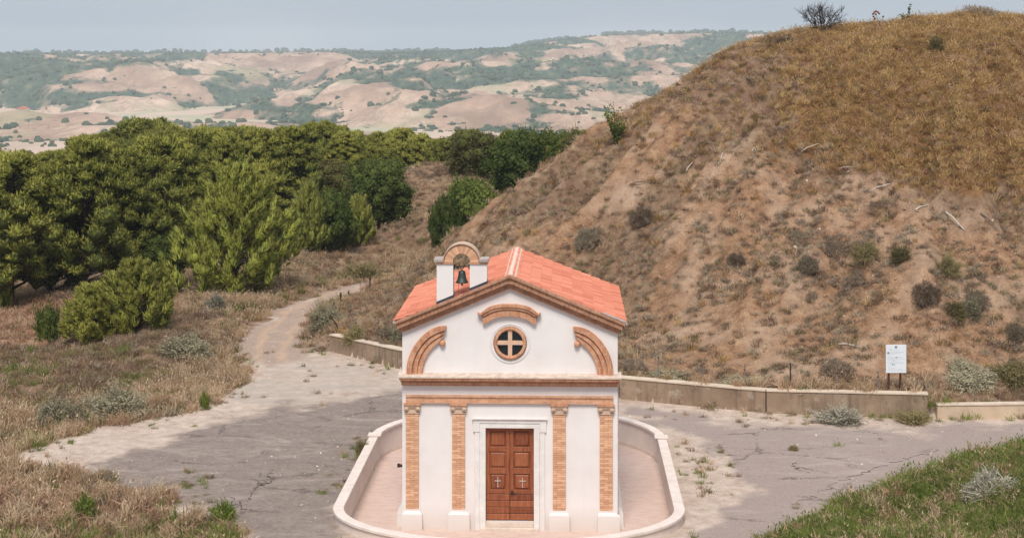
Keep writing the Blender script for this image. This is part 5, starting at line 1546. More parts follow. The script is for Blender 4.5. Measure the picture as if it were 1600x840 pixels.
BUSH = [
    (92, 668, 96, 46, 'sage', 'left half of the big grey-green shrub pair at the yard edge, bottom left'),
    (182, 658, 116, 58, 'sage', 'right half of the big grey-green shrub pair at the yard edge, bottom left', 1),
    (292, 560, 92, 36, 'sage', 'pale grey-green mound on the bank above the straw grass tongue'),
    (338, 486, 44, 28, 'pale', 'small whitish twiggy shrub below the bright young pine'),
    (512, 536, 58, 48, 'sage', 'grey-green shrub swallowing the left end of the retaining wall', 1, 76.2),
    (556, 558, 46, 22, 'olive', 'low dry tuft at the foot of the retaining wall, left end'),
    (1313, 660, 104, 30, 'pale', 'wide pale mound of twigs growing at the foot of the retaining wall', 0, 58.7),
    (1426, 656, 66, 26, 'olive', 'olive tuft at the foot of the wall where it ends at the right', 1, 58.8),
    (1158, 610, 92, 24, 'sage', 'pale leafy shrub spilling over the top of the wall', 0, 62.2),
    (1307, 612, 66, 36, 'brown', 'round dry brown shrub on the wall left of the notice board', 0, 61.9),
    (1040, 596, 110, 18, 'sage', 'low wide grey shrub on the wall close to the chapel eaves', 1, 63.6),
    (992, 586, 50, 24, 'brown', 'dark tuft peeping out right of the chapel cornice', 0, 64.4),
    (1512, 628, 92, 22, 'sage', 'grey-green shrub behind the low pale wall, nearer the notice board', 0, 61.4),
    (1582, 628, 70, 34, 'olive', 'green shrub behind the low pale wall at the right edge', 1, 61.6),
    (1474, 438, 50, 42, 'olive', 'tall olive tuft high on the bare slope above the notice board'),
    (1354, 414, 50, 36, 'olive', 'olive tussock at the right rim of the dark patch on the slope', 1),
    (1408, 412, 44, 24, 'olive', 'low olive tussock between the two taller ones on the slope'),
    (1448, 484, 66, 48, 'brown', 'dark grey shrub on the slope above the notice board'),
    (1588, 535, 50, 48, 'brown', 'dark grey-green shrub at the right edge halfway down the slope', 1),
    (1150, 418, 44, 36, 'brown', 'dark round shrub alone on the bare slope right of the chapel roof'),
    (920, 388, 68, 38, 'brown', 'wide dark shrub on the slope over the chapel roof', 1),
    (1004, 358, 56, 38, 'brown', 'dark shrub right above the wide one over the chapel roof'),
    (1525, 494, 56, 36, 'brown', 'grey-brown shrub lower right of the tall olive tuft', 1),
    (1490, 505, 44, 28, 'olive', 'olive-grey tuft just below the grey-brown shrub on the slope'),
    (1300, 400, 66, 30, 'brown', 'flat dark shrub at the middle of the dark patch on the slope'),
    (1262, 432, 56, 26, 'brown', 'flat dark shrub at the lower left of the dark patch on the slope', 1),
    (1335, 450, 60, 26, 'brown', 'flat dark shrub at the lower right of the dark patch on the slope'),
    (1245, 380, 50, 24, 'brown', 'flat dark shrub at the upper left of the dark patch on the slope', 1),
    (1548, 782, 104, 44, 'pale', 'pale twiggy shrub standing in the green grass, bottom right'),
    (136, 815, 40, 46, 'green', 'small dark green bush in the straw grass, bottom left corner', 0, None, 'bush'),
    (320, 640, 20, 30, 'green', 'small upright green weed at the edge of the yard', 1),
    (76, 536, 46, 66, 'green', 'thin green sapling on the dry ground left of the bushy pair', 0, None, 'bush'),
    (156, 756, 74, 18, 'sage', 'flat grey-green mat of weeds on the dust at the left'),
    (565, 712, 26, 30, 'olive', 'green weeds against the left outside of the parapet', 1),
    (350, 815, 50, 30, 'green', 'grass-green weed on the dusty patch at the bottom left', 1),
    (630, 535, 50, 34, 'sage', 'grey shrub behind the wall touching the chapel left side', 0, 71.8),
    (606, 548, 50, 40, 'brown', 'brown tuft behind the wall, between the thin posts and the chapel', 1, 72.4),
    (575, 532, 44, 30, 'straw', 'straw tuft behind the wall by the leaning post', 0, 73.6),
    (510, 385, 50, 24, 'straw', 'straw-coloured mound beside the bare footpath'),
    (455, 388, 40, 22, 'straw', 'straw mound at the foot of the light young pine'),
    (565, 440, 70, 32, 'olive', 'olive mound on the slope right of the bare footpath'),
    (1530, 36, 84, 44, 'brown', 'brown bush on the very top of the hill', 0, 88),
    (1462, 84, 30, 30, 'olive', 'dark green tuft in the golden grass near the hilltop', 1),
    (105, 682, 52, 22, 'straw', 'straw tussock on the yard edge under the grey-green shrub pair'),
    (72, 690, 30, 14, 'straw', 'small straw tussock at the left end of the yard edge'),
    (1515, 505, 44, 30, 'sage', 'grey shrub hugging the slope right of the notice board', 1),
    (1240, 705, 20, 10, 'olive', 'tiny dry tuft out on the road surface'),
    (1100, 600, 40, 16, 'straw', 'straw tuft on top of the wall left of the pale leafy shrub', 0, 62.9),
]
for b_ in BUSH:
    b_ = list(b_); v_ = b_[6] if len(b_) > 6 else 0; Y_ = b_[7] if len(b_) > 7 else None; ct = b_[8] if len(b_) > 8 else 'shrub'
    bush(*b_[:6], v_, ct, Y_)

# ---- bare dark bush and thin stalks on the skyline
def branches(mb, p, d, ln, r_, depth, rg):
    q = p + d * ln
    mb.tube([tuple(p), tuple(p + d * ln * 0.5 + rg.normal(size=3) * ln * 0.05), tuple(q)], [r_, r_ * 0.8, r_ * 0.55], 4, False)
    if depth == 0: return
    for _ in range(3 if depth > 1 else 4):
        nd = unit(d + rg.normal(size=3) * 0.55 + np.array([0, 0, 0.15])); branches(mb, q - d * ln * rg.uniform(0, 0.4), nd, ln * rg.uniform(0.55, 0.8), r_ * 0.6, depth - 1, rg)
def bare(px, wp, hp, Y, label, seed, cat='bush'):
    rg = np.random.default_rng(seed); x = (px - 800) / F * Y; z = float(ground_z(x, Y))
    root = empty('bare_bush', (x, Y, z), 0, label, cat)
    h = hp / F * Y
    for k in range(6):
        mb = MB()
        for j in range(3):
            a_ = (k * 3 + j) * 2.4; t_ = rg.uniform(0.15, 1.0)
            d = unit(np.array([math.cos(a_) * t_ * wp / hp * 0.7, math.sin(a_) * t_ * 0.6, 0.85])); branches(mb, np.zeros(3) + [0, 0, -0.05], d, h * 0.46, 0.026 * min(1, hp / 45), 3, rg)
        mb.build('branch', M['twig'], root)
    return root
bare(1284, 84, 56, 88.5, 'dark leafless bush standing alone on the skyline of the hill', 5)
bare(1226, 60, 22, 87.5, 'low dark twigs creeping left of the leafless bush on the skyline', 6)
def hilltop(px, Y): 
    x = (px - 800) / F * Y; return x, Y, float(ground_z(x, Y))
x, y, z = hilltop(1377, 87)
th_ = empty('thistle', (x, y, z), 0, 'tall dry thistle with reddish seed heads on the hill skyline', 'thistle')
zt = HC - (18 - HY) / F * y - z
mb = MB(); mb.tube([(0, 0, -0.1), (-0.12, 0, zt * 0.45), (-0.28, 0, zt * 0.82)], [0.02, 0.016, 0.01], 5); mb.tube([(-0.12, 0, zt * 0.45), (0.1, 0, zt * 0.7)], 0.008, 4); mb.tube([(-0.2, 0, zt * 0.6), (-0.42, 0, zt * 0.7)], 0.008, 4)
mb.build('stem', M['twig'], th_)
redm = mat_plain('dry_red_seed_head', (0.20, 0.065, 0.04), 0.3, 9, 0.9, 0.3, 20, 0.01)
for dx, dz in ((-0.30, 0.84), (-0.38, 0.93), (-0.20, 0.96), (-0.30, 1.0), (-0.12, 0.88), (-0.42, 0.72), (0.10, 0.72), (-0.45, 0.85), (-0.36, 0.60)):
    mb = MB(); mb.lathe([(0, -0.05), (0.05, -0.03), (0.062, 0.01), (0.045, 0.05), (0, 0.065)], 8, 'Z', (dx, 0, zt * dz)); mb.build('seed_head', redm, th_)
def stalk(px, base, top, Y, label, mat, seed, n=8, lean=0.2, leafsz=0.16):
    rg = np.random.default_rng(seed); x = (px - 800) / F * Y; z = float(ground_z(x, Y)); ht = HC - (top - HY) / F * Y - z
    root = empty('tall_weed', (x, Y, z), 0, label, 'weed')
    mb = MB(); mb.tube([(0, 0, -0.1), (lean * ht * 0.4, 0, ht * 0.5), (lean * ht, 0, ht)], [0.03, 0.022, 0.008], 5)
    for k in range(n):
        a_ = k * 2.4; u = rg.uniform(0.05, 0.5); mb.tube([(lean * ht * u, 0, ht * u * .6), (lean * ht * u + math.cos(a_) * ht * 0.38 * (1 - u), math.sin(a_) * ht * 0.3, ht * (0.3 + u * .5))], [0.015, 0.006], 4)
    mb.build('stem', M['twig'], root)
    m = 260 if n < 12 else 900; t_ = rg.uniform(0.0, 1, m); k = rg.integers(0, n + 3, m); u = 0.3; a_ = k * 2.4
    p = np.where((k < n)[:, None], np.stack([np.cos(a_) * ht * 0.32 * t_, np.sin(a_) * ht * 0.28 * t_, ht * (0.12 + 0.3 * t_)], 1), np.stack([lean * ht * t_, 0 * t_, ht * t_], 1)) + rg.normal(size=(m, 3)) * 0.045
    if n >= 12:
        hk = 0.35 + 0.6 * ((k * 7) % 11) / 11; p = np.stack([np.cos(a_) * ht * 0.26 * t_, np.sin(a_) * ht * 0.2 * t_, ht * (0.05 + hk * t_)], 1) + rg.normal(size=(m, 3)) * 0.05
    v, f = leaves(p, sph(m, rg), leafsz * rg.uniform(0.5, 1.1, m), rg)
    link('leaves', veg_mesh('weed_leaves', [(v, f)], mat), None, root)
stalk(1416, 44, 6, 88, 'spiky green weed with one long leaning stem on the skyline', M['broadleaf'], 3, 7, 0.22, 0.12)
stalk(962, 208, 158, 84.5, 'dark ragged sapling on the edge of the hill flank against the far hills', M['broadleaf'], 8, 16, -0.05, 0.16)

# ---- dead branches lying on the slope
M['deadwood'] = mat_plain('bleached_dead_wood', (0.52, 0.45, 0.38), 0.2, 6, 0.9, 0.3, 30, 0.01)
M['deadwood_dark'] = mat_plain('grey_dead_wood', (0.17, 0.13, 0.10), 0.25, 6, 0.9, 0.3, 30, 0.01)
def stick(xa, ya_, xb, yb_, rad, mat, label):
    a_ = Vector(hit(xa, ya_, 62)); b_ = Vector(hit(xb, yb_, 62)); 
    if (a_ - b_).length > 4.5: b_ = a_ + (b_ - a_).normalized() * 2.5
    root = empty('dead_branch', tuple(a_), 0, label, 'dead branch', 'dead branches lying on the hill')
    d = b_ - a_; nn = Vector((0, -0.5, 0.8)) * (rad + 0.03)
    mb = MB(); mb.tube([nn, d * 0.35 + nn * 2.2, d * 0.7 + nn * 1.4, d + nn], [rad, rad * 0.9, rad * 0.75, rad * 0.4], 6); mb.build('stem', mat, root)
    mb = MB(); s_ = d * 0.6 + nn; mb.tube([s_, s_ + Vector((0.12, -0.05, 0.28)) * d.length * 0.4], [rad * 0.5, rad * 0.2], 4); mb.build('side_twig', mat, root)
for a_ in [(1477, 335, 1507, 362, .04, 1, 'long bleached branch pointing down on the right of the slope'), (1532, 340, 1562, 366, .04, 0, 'grey branch beside the long bleached one, nearer the right edge'),
           (1360, 303, 1391, 292, .04, 1, 'pale branch under the golden grass, centre right'), (1311, 267, 1333, 264, .035, 1, 'short pale stick at the lower border of the golden grass'),
           (1252, 240, 1280, 228, .035, 1, 'pale stick at the left corner of the golden grass'), (1125, 258, 1129, 240, .035, 1, 'upright pale stick beside the bare gully on the flank'),
           (1072, 278, 1083, 258, .035, 1, 'pale stick lying left of the bare gully'), (1175, 242, 1183, 232, .035, 1, 'short pale stick right of the bare gully'),
           (985, 294, 1012, 285, .035, 0, 'dark branch lying high over the chapel roof'), (765, 376, 778, 381, .03, 0, 'small dark stick on the slope above the bell gable'),
           (1430, 330, 1452, 322, .04, 1, 'pale forked branch just below the golden grass at the right'), (1310, 540, 1345, 546, .03, 1, 'thin pale stick low on the slope left of the notice board'),
           (1285, 575, 1305, 560, .03, 1, 'pale twig lying on the chalky foot of the slope')]:
    stick(a_[0], a_[1], a_[2], a_[3], a_[4], M['deadwood'] if a_[5] else M['deadwood_dark'], a_[6])

# ------------------------------------------------------------------ grass and stones: scattered, too many to count
def tuft(name, seed, n, h, spread, lean, w, mat, bend=0.25, heads=0):
    rg = np.random.default_rng(seed)
    base = np.stack([rg.normal(size=n) * spread, rg.normal(size=n) * spread, np.full(n, -0.03)], 1)
    d = unit(np.stack([rg.normal(size=n) * lean + base[:, 0] * 1.2, rg.normal(size=n) * lean + base[:, 1] * 1.2, np.ones(n)], 1))
    ln = h * rg.uniform(0.5, 1.15, n)
    parts = [blades(base, d, ln, w * rg.uniform(0.7, 1.4, n), bend, rg=rg)]
    if heads:
        k = rg.integers(0, n, heads); p = base[k] + d[k] * ln[k][:, None] * 0.95
        parts.append(blades(p, unit(d[k] + rg.normal(size=(heads, 3)) * 0.3), h * 0.22, w * 2.2, rg=rg))
    o = bpy.data.objects.new(name, veg_mesh(name, parts, mat)); return o
def protocol(name, objs):
    c = bpy.data.collections.new(name)
    for k, o in enumerate(objs):
        o.name = f'{name}_{k:02d}'; c.objects.link(o)
    return c
def scatter(name, label, x, y, z, size, pick, coll, tilt=0.12, hs=None):
    n = len(x)
    me = bpy.data.meshes.new(name); me.vertices.add(n)
    me.vertices.foreach_set('co', np.stack([x, y, z], 1).astype(np.float32).ravel())
    rot = np.stack([rng.normal(size=n) * tilt, rng.normal(size=n) * tilt, rng.uniform(0, 6.28, n)], 1)
    hs = np.ones(n) if hs is None else hs
    sc = np.stack([size, size, size * hs], 1)
    for an, ty, key, arr in (('rot', 'FLOAT_VECTOR', 'vector', rot), ('scl', 'FLOAT_VECTOR', 'vector', sc)):
        a_ = me.attributes.new(an, ty, 'POINT'); a_.data.foreach_set(key, arr.astype(np.float32).ravel())
    a_ = me.attributes.new('pick', 'INT', 'POINT'); a_.data.foreach_set('value', pick.astype(np.int32))
    o = link(name, me)
    ng = bpy.data.node_groups.new(name, 'GeometryNodeTree')
    ng.interface.new_socket('Geometry', in_out='INPUT', socket_type='NodeSocketGeometry')
    ng.interface.new_socket('Geometry', in_out='OUTPUT', socket_type='NodeSocketGeometry')
    gi, go = ng.nodes.new('NodeGroupInput'), ng.nodes.new('NodeGroupOutput')
    ip = ng.nodes.new('GeometryNodeInstanceOnPoints'); ci = ng.nodes.new('GeometryNodeCollectionInfo')
    ci.inputs['Collection'].default_value = coll; ci.inputs['Separate Children'].default_value = True; ci.inputs['Reset Children'].default_value = True
    def na(n_, t_):
        q = ng.nodes.new('GeometryNodeInputNamedAttribute'); q.data_type = t_; q.inputs['Name'].default_value = n_; return q.outputs['Attribute']
    ng.links.new(gi.outputs[0], ip.inputs['Points']); ng.links.new(ci.outputs[0], ip.inputs['Instance'])
    ip.inputs['Pick Instance'].default_value = True
    ng.links.new(na('pick', 'INT'), ip.inputs['Instance Index']); ng.links.new(na('rot', 'FLOAT_VECTOR'), ip.inputs['Rotation']); ng.links.new(na('scl', 'FLOAT_VECTOR'), ip.inputs['Scale'])
    ng.links.new(ip.outputs[0], go.inputs[0])
    md = o.modifiers.new('scatter', 'NODES'); md.node_group = ng
    return tag(o, label, kind='stuff')
def T(k, mat, n=34, h=0.42, sp=0.10, ln=0.30, w=0.020, heads=0, bend=0.25): return tuft('t', k, n, h, sp, ln, w, M[mat], bend, heads)
CG = protocol('tuft_kinds', [T(1, 'g_straw', heads=8), T(2, 'g_straw', 40, 0.5), T(3, 'g_pink', heads=10), T(4, 'g_pink', 30, 0.36), T(5, 'g_brown'), T(6, 'g_brown', 50, 0.32, 0.14, 0.5), T(7, 'g_brown', 60, 0.28, 0.16, 0.7),
                             T(8, 'g_gold', 34, heads=8, w=0.026, h=0.5), T(9, 'g_gold', 36, 0.55, w=0.026), T(10, 'g_green', 44, 0.36, 0.12), T(11, 'g_green', 36, 0.45, 0.12, heads=4), T(12, 'g_grey', 60, 0.30, 0.14, 0.6), T(13, 'oliveshrub', 60, 0.34, 0.14, 0.5), T(14, 'brownshrub', 70, 0.3, 0.18, 0.8)])
STRAW, PINK, BROWN, GOLD_, GRN, GREY, OLIV, DARK = (0, 1), (2, 3), (4, 5, 6), (7, 8), (9, 10), (11,), (12,), (13,)
def choose(r, table):
    """table: list of (probability array, kinds)"""
    n = len(r); out = np.zeros(n, int); acc = np.zeros(n); tot = sum(t_[0] for t_ in table); done = np.zeros(n, bool)
    for p, ks in table:
        acc = acc + p / tot; m = (r < acc) & ~done; out[m] = rng.choice(ks, m.sum()); done |= m
    return out
def points(x0, x1, y0, y1, dens):
    n = int((x1 - x0) * (y1 - y0) * dens); return rng.uniform(x0, x1, n), rng.uniform(y0, y1, n)
def info(x, y):
    z = ground_z(x, y); qx, qy = pix(x, y, z); d = {}
    d['yard'] = poly_sd(YARD, x + (fbm(x * .9, y * .9, 31, 3) - .5) * 1.6, y + (fbm(x * .9, y * .9, 47, 3) - .5) * 1.6)
    cx_, cy_ = court_local(x, y); d['court'] = poly_sd(court_ring(5.25), cx_, cy_)
    d['z'] = z; d['qx'] = qx; d['qy'] = qy; d['ws'] = wall_side(x, y)
    jx_, jy_ = (fbm(x * .9, y * .9, 31, 4) - .5), (fbm(x * .9, y * .9, 47, 4) - .5)
    d['gold'] = cov(GOLD, qx + jx_ * 120, qy + jy_ * 82, 16) * (y > 62); d['bare'] = cov(BARE, qx + jx_ * 140, qy + jy_ * 82, 30) * (y > 62) * (1 - d['gold'])
    d['path'] = cov(PATH, qx, qy, 7); d['green'] = cov(GREEN, qx + jx_ * 60, qy + jy_ * 22, 6) * (y < 60); d['meadow'] = cov(MEADOW, qx, qy, 10)
    return d
def in_frame(d, m=330): return (d['qx'] > -m) & (d['qx'] < 1600 + m) & (d['qy'] < 840 + 110)
hillside = lambda x, y: (y > 62) & (x > -9 - (y - 75) * 0.02) & (y < 104)

# 1 hill and slopes above the yard
x, y = points(-14, 52, 60, 108, 16)
d = info(x, y)
off = (d['yard'] < 0.1) & ~((d['ws'] < 0.25) & (x > -8.1)) & in_frame(d)
clump = fbm(x * 0.55, y * 0.55, 77, 4); fine = fbm(x * 1.9, y * 1.9, 78, 3)
# vegetation thins out over the bare clay and gathers in the rills
p = np.where(d['gold'] > 0.5, 1.0, np.where(d['bare'] > 0.5, sstep(0.46, 0.62, clump) * 0.60 + sstep(0.46, 0.62, fine) * 0.50 + 0.08, (sstep(0.30, 0.52, clump) * 0.70 + 0.28 + 0.5 * sstep(8, 12, d['z'])) * (1 - 0.75 * streak(x, y))))
dkp = cov(DARKP, d['qx'] + (clump - .5) * 120, d['qy'] + (fine - .5) * 60, 18)
p = np.maximum(p * (1 - 0.6 * d['path']), 0.85 * dkp)
p = np.where((np.abs(d['qx'] - 1400) < 42) & (d['ws'] < 2.2), 0, p)
k = off & (rng.random(len(x)) < p)
x, y = x[k], y[k]; d = {a_: b_[k] for a_, b_ in d.items()}; clump = clump[k]; dkp = dkp[k]
up_ = sstep(7, 12, d['z']) * (1 - d['bare']); r_ = rng.random(len(x)); gl = d['gold']; ba = d['bare']
hue = fbm(x * 0.25, y * 0.25, 99, 3)
pk = choose(r_, [(gl * 4 + 1.1 * up_ + 0.1, GOLD_), (gl * 1.3 + 1.2 * up_ + 0.9 * (1 - ba) * sstep(.35, .6, hue), PINK), (0.7 * (1 - gl), STRAW), ((1 - gl) * 1.2 + 0.25, BROWN), ((1 - gl) * (0.5 + 0.8 * ba) * (1 - 0.8 * up_), GREY), ((1 - gl) * 0.4 + 0.9 * gl * sstep(.4, .6, fbm(x * .3, y * .3, 44, 3)) + 0.1, OLIV), ((1 - gl) * (0.35 + 1.0 * sstep(.55, .7, clump)) + 5 * dkp, DARK)])
sz = rng.uniform(0.6, 1.25, len(x)) * np.where(gl > .5, 0.8, 0.8)
x2_, y2_ = points(8, 52, 66, 100, 26)
d2 = info(x2_, y2_); k = (rng.random(len(x2_)) < d2['gold']) & in_frame(d2)
x2_, y2_ = x2_[k], y2_[k]; z2_ = d2['z'][k]; d2 = None
h2 = fbm(x2_ * .5, y2_ * .5, 45, 3); pk2 = choose(rng.random(len(x2_)), [(3 + 0 * x2_, GOLD_), (1.2 * sstep(.5, .62, h2), OLIV), (0.9 * sstep(.5, .4, h2) + .3, PINK), (0.5 + 0 * x2_, BROWN), (.4 + 0 * x2_, STRAW)])
scatter('golden_grass', 'dense golden grass carpeting the top of the hill', x2_, y2_, z2_, rng.uniform(0.4, 0.8, len(x2_)), pk2, CG, 0.15)
scatter('hill_grass', 'golden and dead brown grass covering the steep clay hill', x, y, d['z'], sz, pk, CG, 0.15)

# 2 left bank, meadow and rise beyond the track
x, y = points(-52, 16, 40, 150, 13)
d = info(x, y)
hs_ = hillside(x, y) & (x > -9)
fe = np.interp(d['qx'], FEDGE[:, 0], FEDGE[:, 1])
off = (d['yard'] < 0.05) & ~hs_ & in_frame(d) & (y < fe + 8) & ~((y < 60) & (x > -6.6))
clump = fbm(x * 0.45, y * 0.45, 57, 4)
p = np.where(d['qx'] < 420, 0.95, 0.7) * (0.55 + 0.45 * sstep(0.35, 0.55, clump)) * (1 - 0.95 * d['path']) * np.where(y > 100, 0.75, 1)
k = off & (rng.random(len(x)) < p)
x, y = x[k], y[k]; d = {a_: b_[k] for a_, b_ in d.items()}
hue = fbm(x * 0.22, y * 0.22, 66, 4); edge = sstep(-2.2, -0.2, d['yard']); r_ = rng.random(len(x))
nearl = (y < 62) * 1.0
dark_ = sstep(0.50, 0.62, hue) * (1 - edge) * (1 - nearl)
greenish = sstep(0.55, 0.68, fbm(x * 0.3, y * 0.3, 12, 3))
dL = cov(DARKL, d['qx'] + (hue - .5) * 160, d['qy'] + (hue - .5) * 40, 12); sL = cov(STRAWL, d['qx'] + (hue - .5) * 100, d['qy'] + (hue - .5) * 40, 8); gL = cov(GREENL, d['qx'] + (hue - .5) * 60, d['qy'] + (hue - .5) * 24, 5)
dark_ = np.maximum(dark_ * (1 - sL), dL)
pk = choose(r_, [(5 * gL, GRN + OLIV), (3 * sL, STRAW), (1.2 * dL, OLIV), (0.5 * (1 - dL) + 2.6 * edge * (1 - dL) + 1.5 * sstep(.5, .62, fbm(x * .13, y * .13, 14, 3)), STRAW), (0.35 + 0.7 * nearl + 2.5 * d['meadow'], PINK), (0.8 + 3.5 * dark_, BROWN), (0.25 + greenish * 1.1 + 0.6 * nearl * greenish, OLIV), (0.3, GREY), (0.06 + 0.9 * greenish * (nearl + 0.25), GRN), (2.2 * dark_ + 0.05, DARK)])
sz = rng.uniform(0.7, 1.35, len(x)) * np.where(y < 62, 1.15, 1.0)
scatter('dry_grass', 'straw-coloured and reddish dry grass over the left bank and the rise', x, y, d['z'], sz, pk, CG, 0.15)

# 3 fresh grass, bottom right
x, y = points(6, 36, 36, 60, 30)
d = info(x, y); k = (d['yard'] < -0.05) & (rng.random(len(x)) < 0.95) & in_frame(d, 200)
x, y = x[k], y[k]; d = {a_: b_[k] for a_, b_ in d.items()}
hue = fbm(x * 0.6, y * 0.6, 21, 3)
pk = choose(rng.random(len(x)), [(3.2 + 0 * x, GRN), (0.9 * sstep(.4, .6, hue) + .2, OLIV), (0.45 + 0 * x, STRAW), (0.4 + 0 * x, PINK)])
scatter('green_grass', 'fresh green grass with straw stalks beside the road', x, y, d['z'], rng.uniform(0.7, 1.2, len(x)), pk, CG, 0.12)

# 4 sparse weeds in the dust of the yard
x, y = points(-20, 22, 44, 80, 5.0)
d = info(x, y); ac = cov(ASPH, d['qx'], d['qy'], 4)
near_c = sstep(-1.0, -0.05, d['court']); edge = 1 - sstep(0.1, 1.3, d['yard']); wf = sstep(-1.0, -0.3, d['ws']) * (x > -8)
cl = fbm(x * 0.7, y * 0.7, 15, 4)
wp_ = cov(WEEDP, d['qx'] + (cl - .5) * 40, d['qy'] + (cl - .5) * 20, 6)
p = (0.9 * wp_ + 0.8 * near_c * sstep(.50, .60, cl) + 0.55 * edge * sstep(.45, .6, cl) + 0.40 * wf * sstep(.48, .6, cl) + 0.65 * sstep(.60, .68, cl) * (1 - ac) + 0.03 * sstep(.55, .65, cl)) 
k = (d['yard'] > 0.05) & (d['court'] < -0.02) & (rng.random(len(x)) < p) & (d['ws'] < -0.3)
x, y = x[k], y[k]; d = {a_: b_[k] for a_, b_ in d.items()}
pk = choose(rng.random(len(x)), [(0.8 + 0 * x, GRN), (0.5 + 0 * x, OLIV), (0.5 + 0 * x, BROWN), (0.5 + 0 * x, STRAW), (0.3 + 0 * x, GREY)])
scatter('yard_weeds', 'sparse weeds growing in the dust and along the walls', x, y, d['z'] - 0.01, rng.uniform(0.3, 0.75, len(x)), pk, CG, 0.2)

# cracks in the worn asphalt
mb = MB()
def crack(pts, w):
    pp = resample([(px, py) for px, py in pts], max(6, int(len(pts) * 9)))
    rg = np.random.default_rng(int(pts[0][0])); pv = None
    for q in pp:
        Y = (HC - G) * F / (q.y - HY); X = (q.x - 800) / F * Y + rg.normal() * 0.07; Y += rg.normal() * 0.10
        ww = w * 0.6 * rg.uniform(0.3, 1.5); z = float(ground_z(X, Y)) + 0.006
        c = ((X - ww * .4, Y - ww, z), (X + ww * .4, Y + ww, z))
        if pv and rg.random() > 0.12: mb.quad([pv[0], c[0], c[1], pv[1]])
        pv = c
for pts, w in (([(1232, 790), (1270, 775), (1300, 757), (1350, 738), (1400, 722), (1470, 703)], .035), ([(1300, 762), (1330, 763), (1380, 750), (1440, 735), (1500, 720), (1560, 708)], .03), ([(1250, 718), (1238, 728), (1262, 738)], .03),
               ([(372, 792), (388, 780), (398, 762), (415, 752), (425, 735)], .035), ([(360, 775), (372, 790), (395, 796)], .025), ([(405, 742), (428, 748), (410, 758)], .03), ([(330, 640), (400, 660), (440, 650)], .015), ([(1160, 700), (1230, 702), (1300, 697)], .015)):
    crack(pts, w)
tag(mb.build('road_cracks', mat_plain('crack_dark', (0.06, 0.048, 0.042), 0.3, 5, 0.95)), 'fine dark cracks running through the worn asphalt', kind='stuff')

# 5 stones and clods
def stone(k, mat):
    rg = np.random.default_rng(k); v0, f0 = ico(1); v = v0 * (1 + 0.5 * (rg.random((len(v0), 1)) - 0.5)) * np.array([1, 0.75, 0.5])
    return bpy.data.objects.new('s', fast_mesh('stone', v, f0, mat))
M['stone'] = mat_plain('pale_stone', (0.62, 0.53, 0.44), 0.15, 3, 0.95, 0.3, 20, 0.01)
M['clod'] = mat_plain('clay_clod', (0.36, 0.22, 0.14), 0.25, 3, 0.95, 0.3, 20, 0.01)
CS = protocol('stone_kinds', [stone(1, M['stone']), stone(2, M['stone']), stone(3, M['clod']), stone(4, M['clod'])])
x, y = points(-16, 40, 46, 100, 3.2)
d = info(x, y); cl = fbm(x * 0.5, y * 0.5, 19, 4)
hl = (y > 62) & ~((d['ws'] < 0.25) & (x > -8.1)) & (d['yard'] < 0)
p = np.where(hl, (0.6 * d['bare'] + 0.2) * (1 - .9 * d['gold']), 0.10 + 0.35 * sstep(.55, .65, cl) + 0.3 * (1 - sstep(0.2, 1.5, np.abs(d['yard']))))
k = (d['court'] < -0.05) & in_frame(d) & (rng.random(len(x)) < p)
x, y = x[k], y[k]; hl = hl[k]; d = {a_: b_[k] for a_, b_ in d.items()}
pk = np.where(hl, np.where(rng.random(len(x)) < 0.9, rng.integers(2, 4, len(x)), rng.integers(0, 2, len(x))), rng.integers(0, 2, len(x)))
scatter('stones', 'small pale stones and clay clods lying on the slope and yard', x, y, d['z'] + 0.01, np.exp(rng.normal(-3.3, 0.45, len(x))) * np.where(hl, 1.25, 0.7), pk, CS, 0.5)

# 6 scrub and hedges on the far hills, and small trees on the valley floor
def blob(k, mat, fl=0.8):
    rg = np.random.default_rng(k); v0, f0 = ico(2); v = v0 * (1 + 0.5 * (rg.random((len(v0), 1)) - 0.5)) * np.array([1, 1, fl]); v[:, 2] += 0.35
    return bpy.data.objects.new('b', fast_mesh('scrub', v, f0, mat))
M['far_veg'] = mat_leaf('far_scrub', (0.035, 0.055, 0.03), (0.055, 0.08, 0.04), (0.09, 0.11, 0.055), 0.0, 0.01)
CF = protocol('scrub_kinds', [blob(1, M['far_veg']), blob(2, M['far_veg'], 0.6), blob(3, M['far_veg'], 1.1)])
n = 60000
y = np.exp(rng.uniform(math.log(1400), math.log(5020), n)); x = rng.uniform(-0.36, 0.24, n) * y
m_ = scrub_mask(x, y)
k = rng.random(n) < np.where(m_ > 0.05, 0.45, np.where(m_ > -0.15, 0.07, 0.006)) 
x, y = x[k], y[k]
scatter('far_scrub', 'dark scrub and hedges dotting the far hills', x, y, far_z(x, y) - 0.5, 1.0 + 3.4 * rng.random(len(x)) ** 2.2, rng.integers(0, 3, len(x)), CF, 0.05)
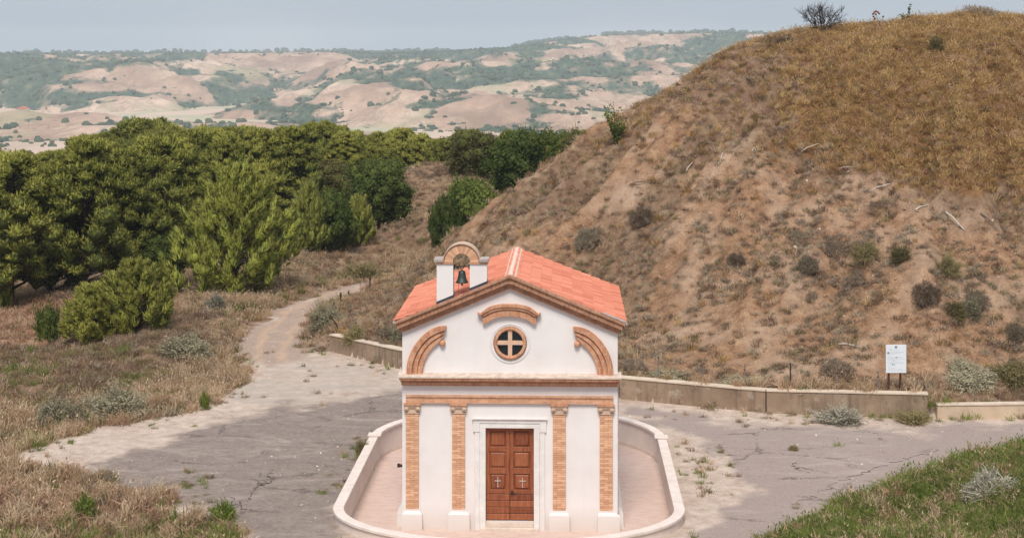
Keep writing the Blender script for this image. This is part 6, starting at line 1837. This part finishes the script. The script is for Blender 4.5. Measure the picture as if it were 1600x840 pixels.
# rows of ridge-top trees
xs = []; ys = []
for a_, b_, c_ in ((470, 700, 260), (800, 890, 150), (940, 975, 40), (980, 1010, 50), (0, 320, 120), (1010, 1240, 90), (330, 470, 40)):
    q = rng.uniform(a_, b_, c_); yy = rng.uniform(4930, 5010, c_); xs.append((q - 800) / F * yy); ys.append(yy)
x = np.concatenate(xs); y = np.concatenate(ys)
scatter('ridge_trees', 'rows of dark trees along the skyline of the far ridge', x, y, far_z(x, y), rng.uniform(4, 9, len(x)), rng.integers(0, 3, len(x)), CF, 0.05)
n = 4200
y = rng.uniform(900, 1500, n); x = rng.uniform(-0.36, 0.1, n) * y
v_ = fbm(x / 90, y / 260, 201, 4); k = (v_ > 0.58) | (rng.random(n) < 0.04)
x, y = x[k], y[k]
scatter('valley_trees', 'small trees and hedges on the valley floor', x, y, np.maximum(ground_z(x, y), far_z(x, np.maximum(y, 1150))), rng.uniform(0.9, 2.4, len(x)), rng.integers(0, 3, len(x)), CF, 0.05)
# white mast far away on the plain ridge, and pale farm buildings
def far_house(px, Y, w, h, d_, label, col, nm='farmhouse', cat='house'):
    x = (px - 800) / F * Y; z = float(far_z(np.array([x]), np.array([Y]))[0])
    root = empty(nm, (x, Y, z - 1), rng.uniform(-.5, .5), label, cat)
    m = MB(); m.box(-w / 2, w / 2, -d_ / 2, d_ / 2, 0, h + 1); m.build('wall', col, root)
    if cat == 'house':
        m = MB(); m.prism([(-w / 2 - .4, h + 1), (w / 2 + .4, h + 1), (0, h + 1 + w * 0.22)], -d_ / 2 - .4, d_ / 2 + .4); m.build('roof', M['tile'], root)
    return root
fw = mat_plain('far_white_wall', (0.78, 0.74, 0.70), 0.05, 0.1, 0.9, 0)
far_house(232, 4990, 3.2, 14, 3.2, 'tiny white tower standing on the far skyline at the left', fw, 'water_tower', 'tower')
far_house(867, 3400, 12, 7, 9, 'tiny white farmhouse amid green scrub on the far hillside', fw)
far_house(36, 1850, 14, 6, 9, 'small pale farmhouse on the plain at the far left', fw)
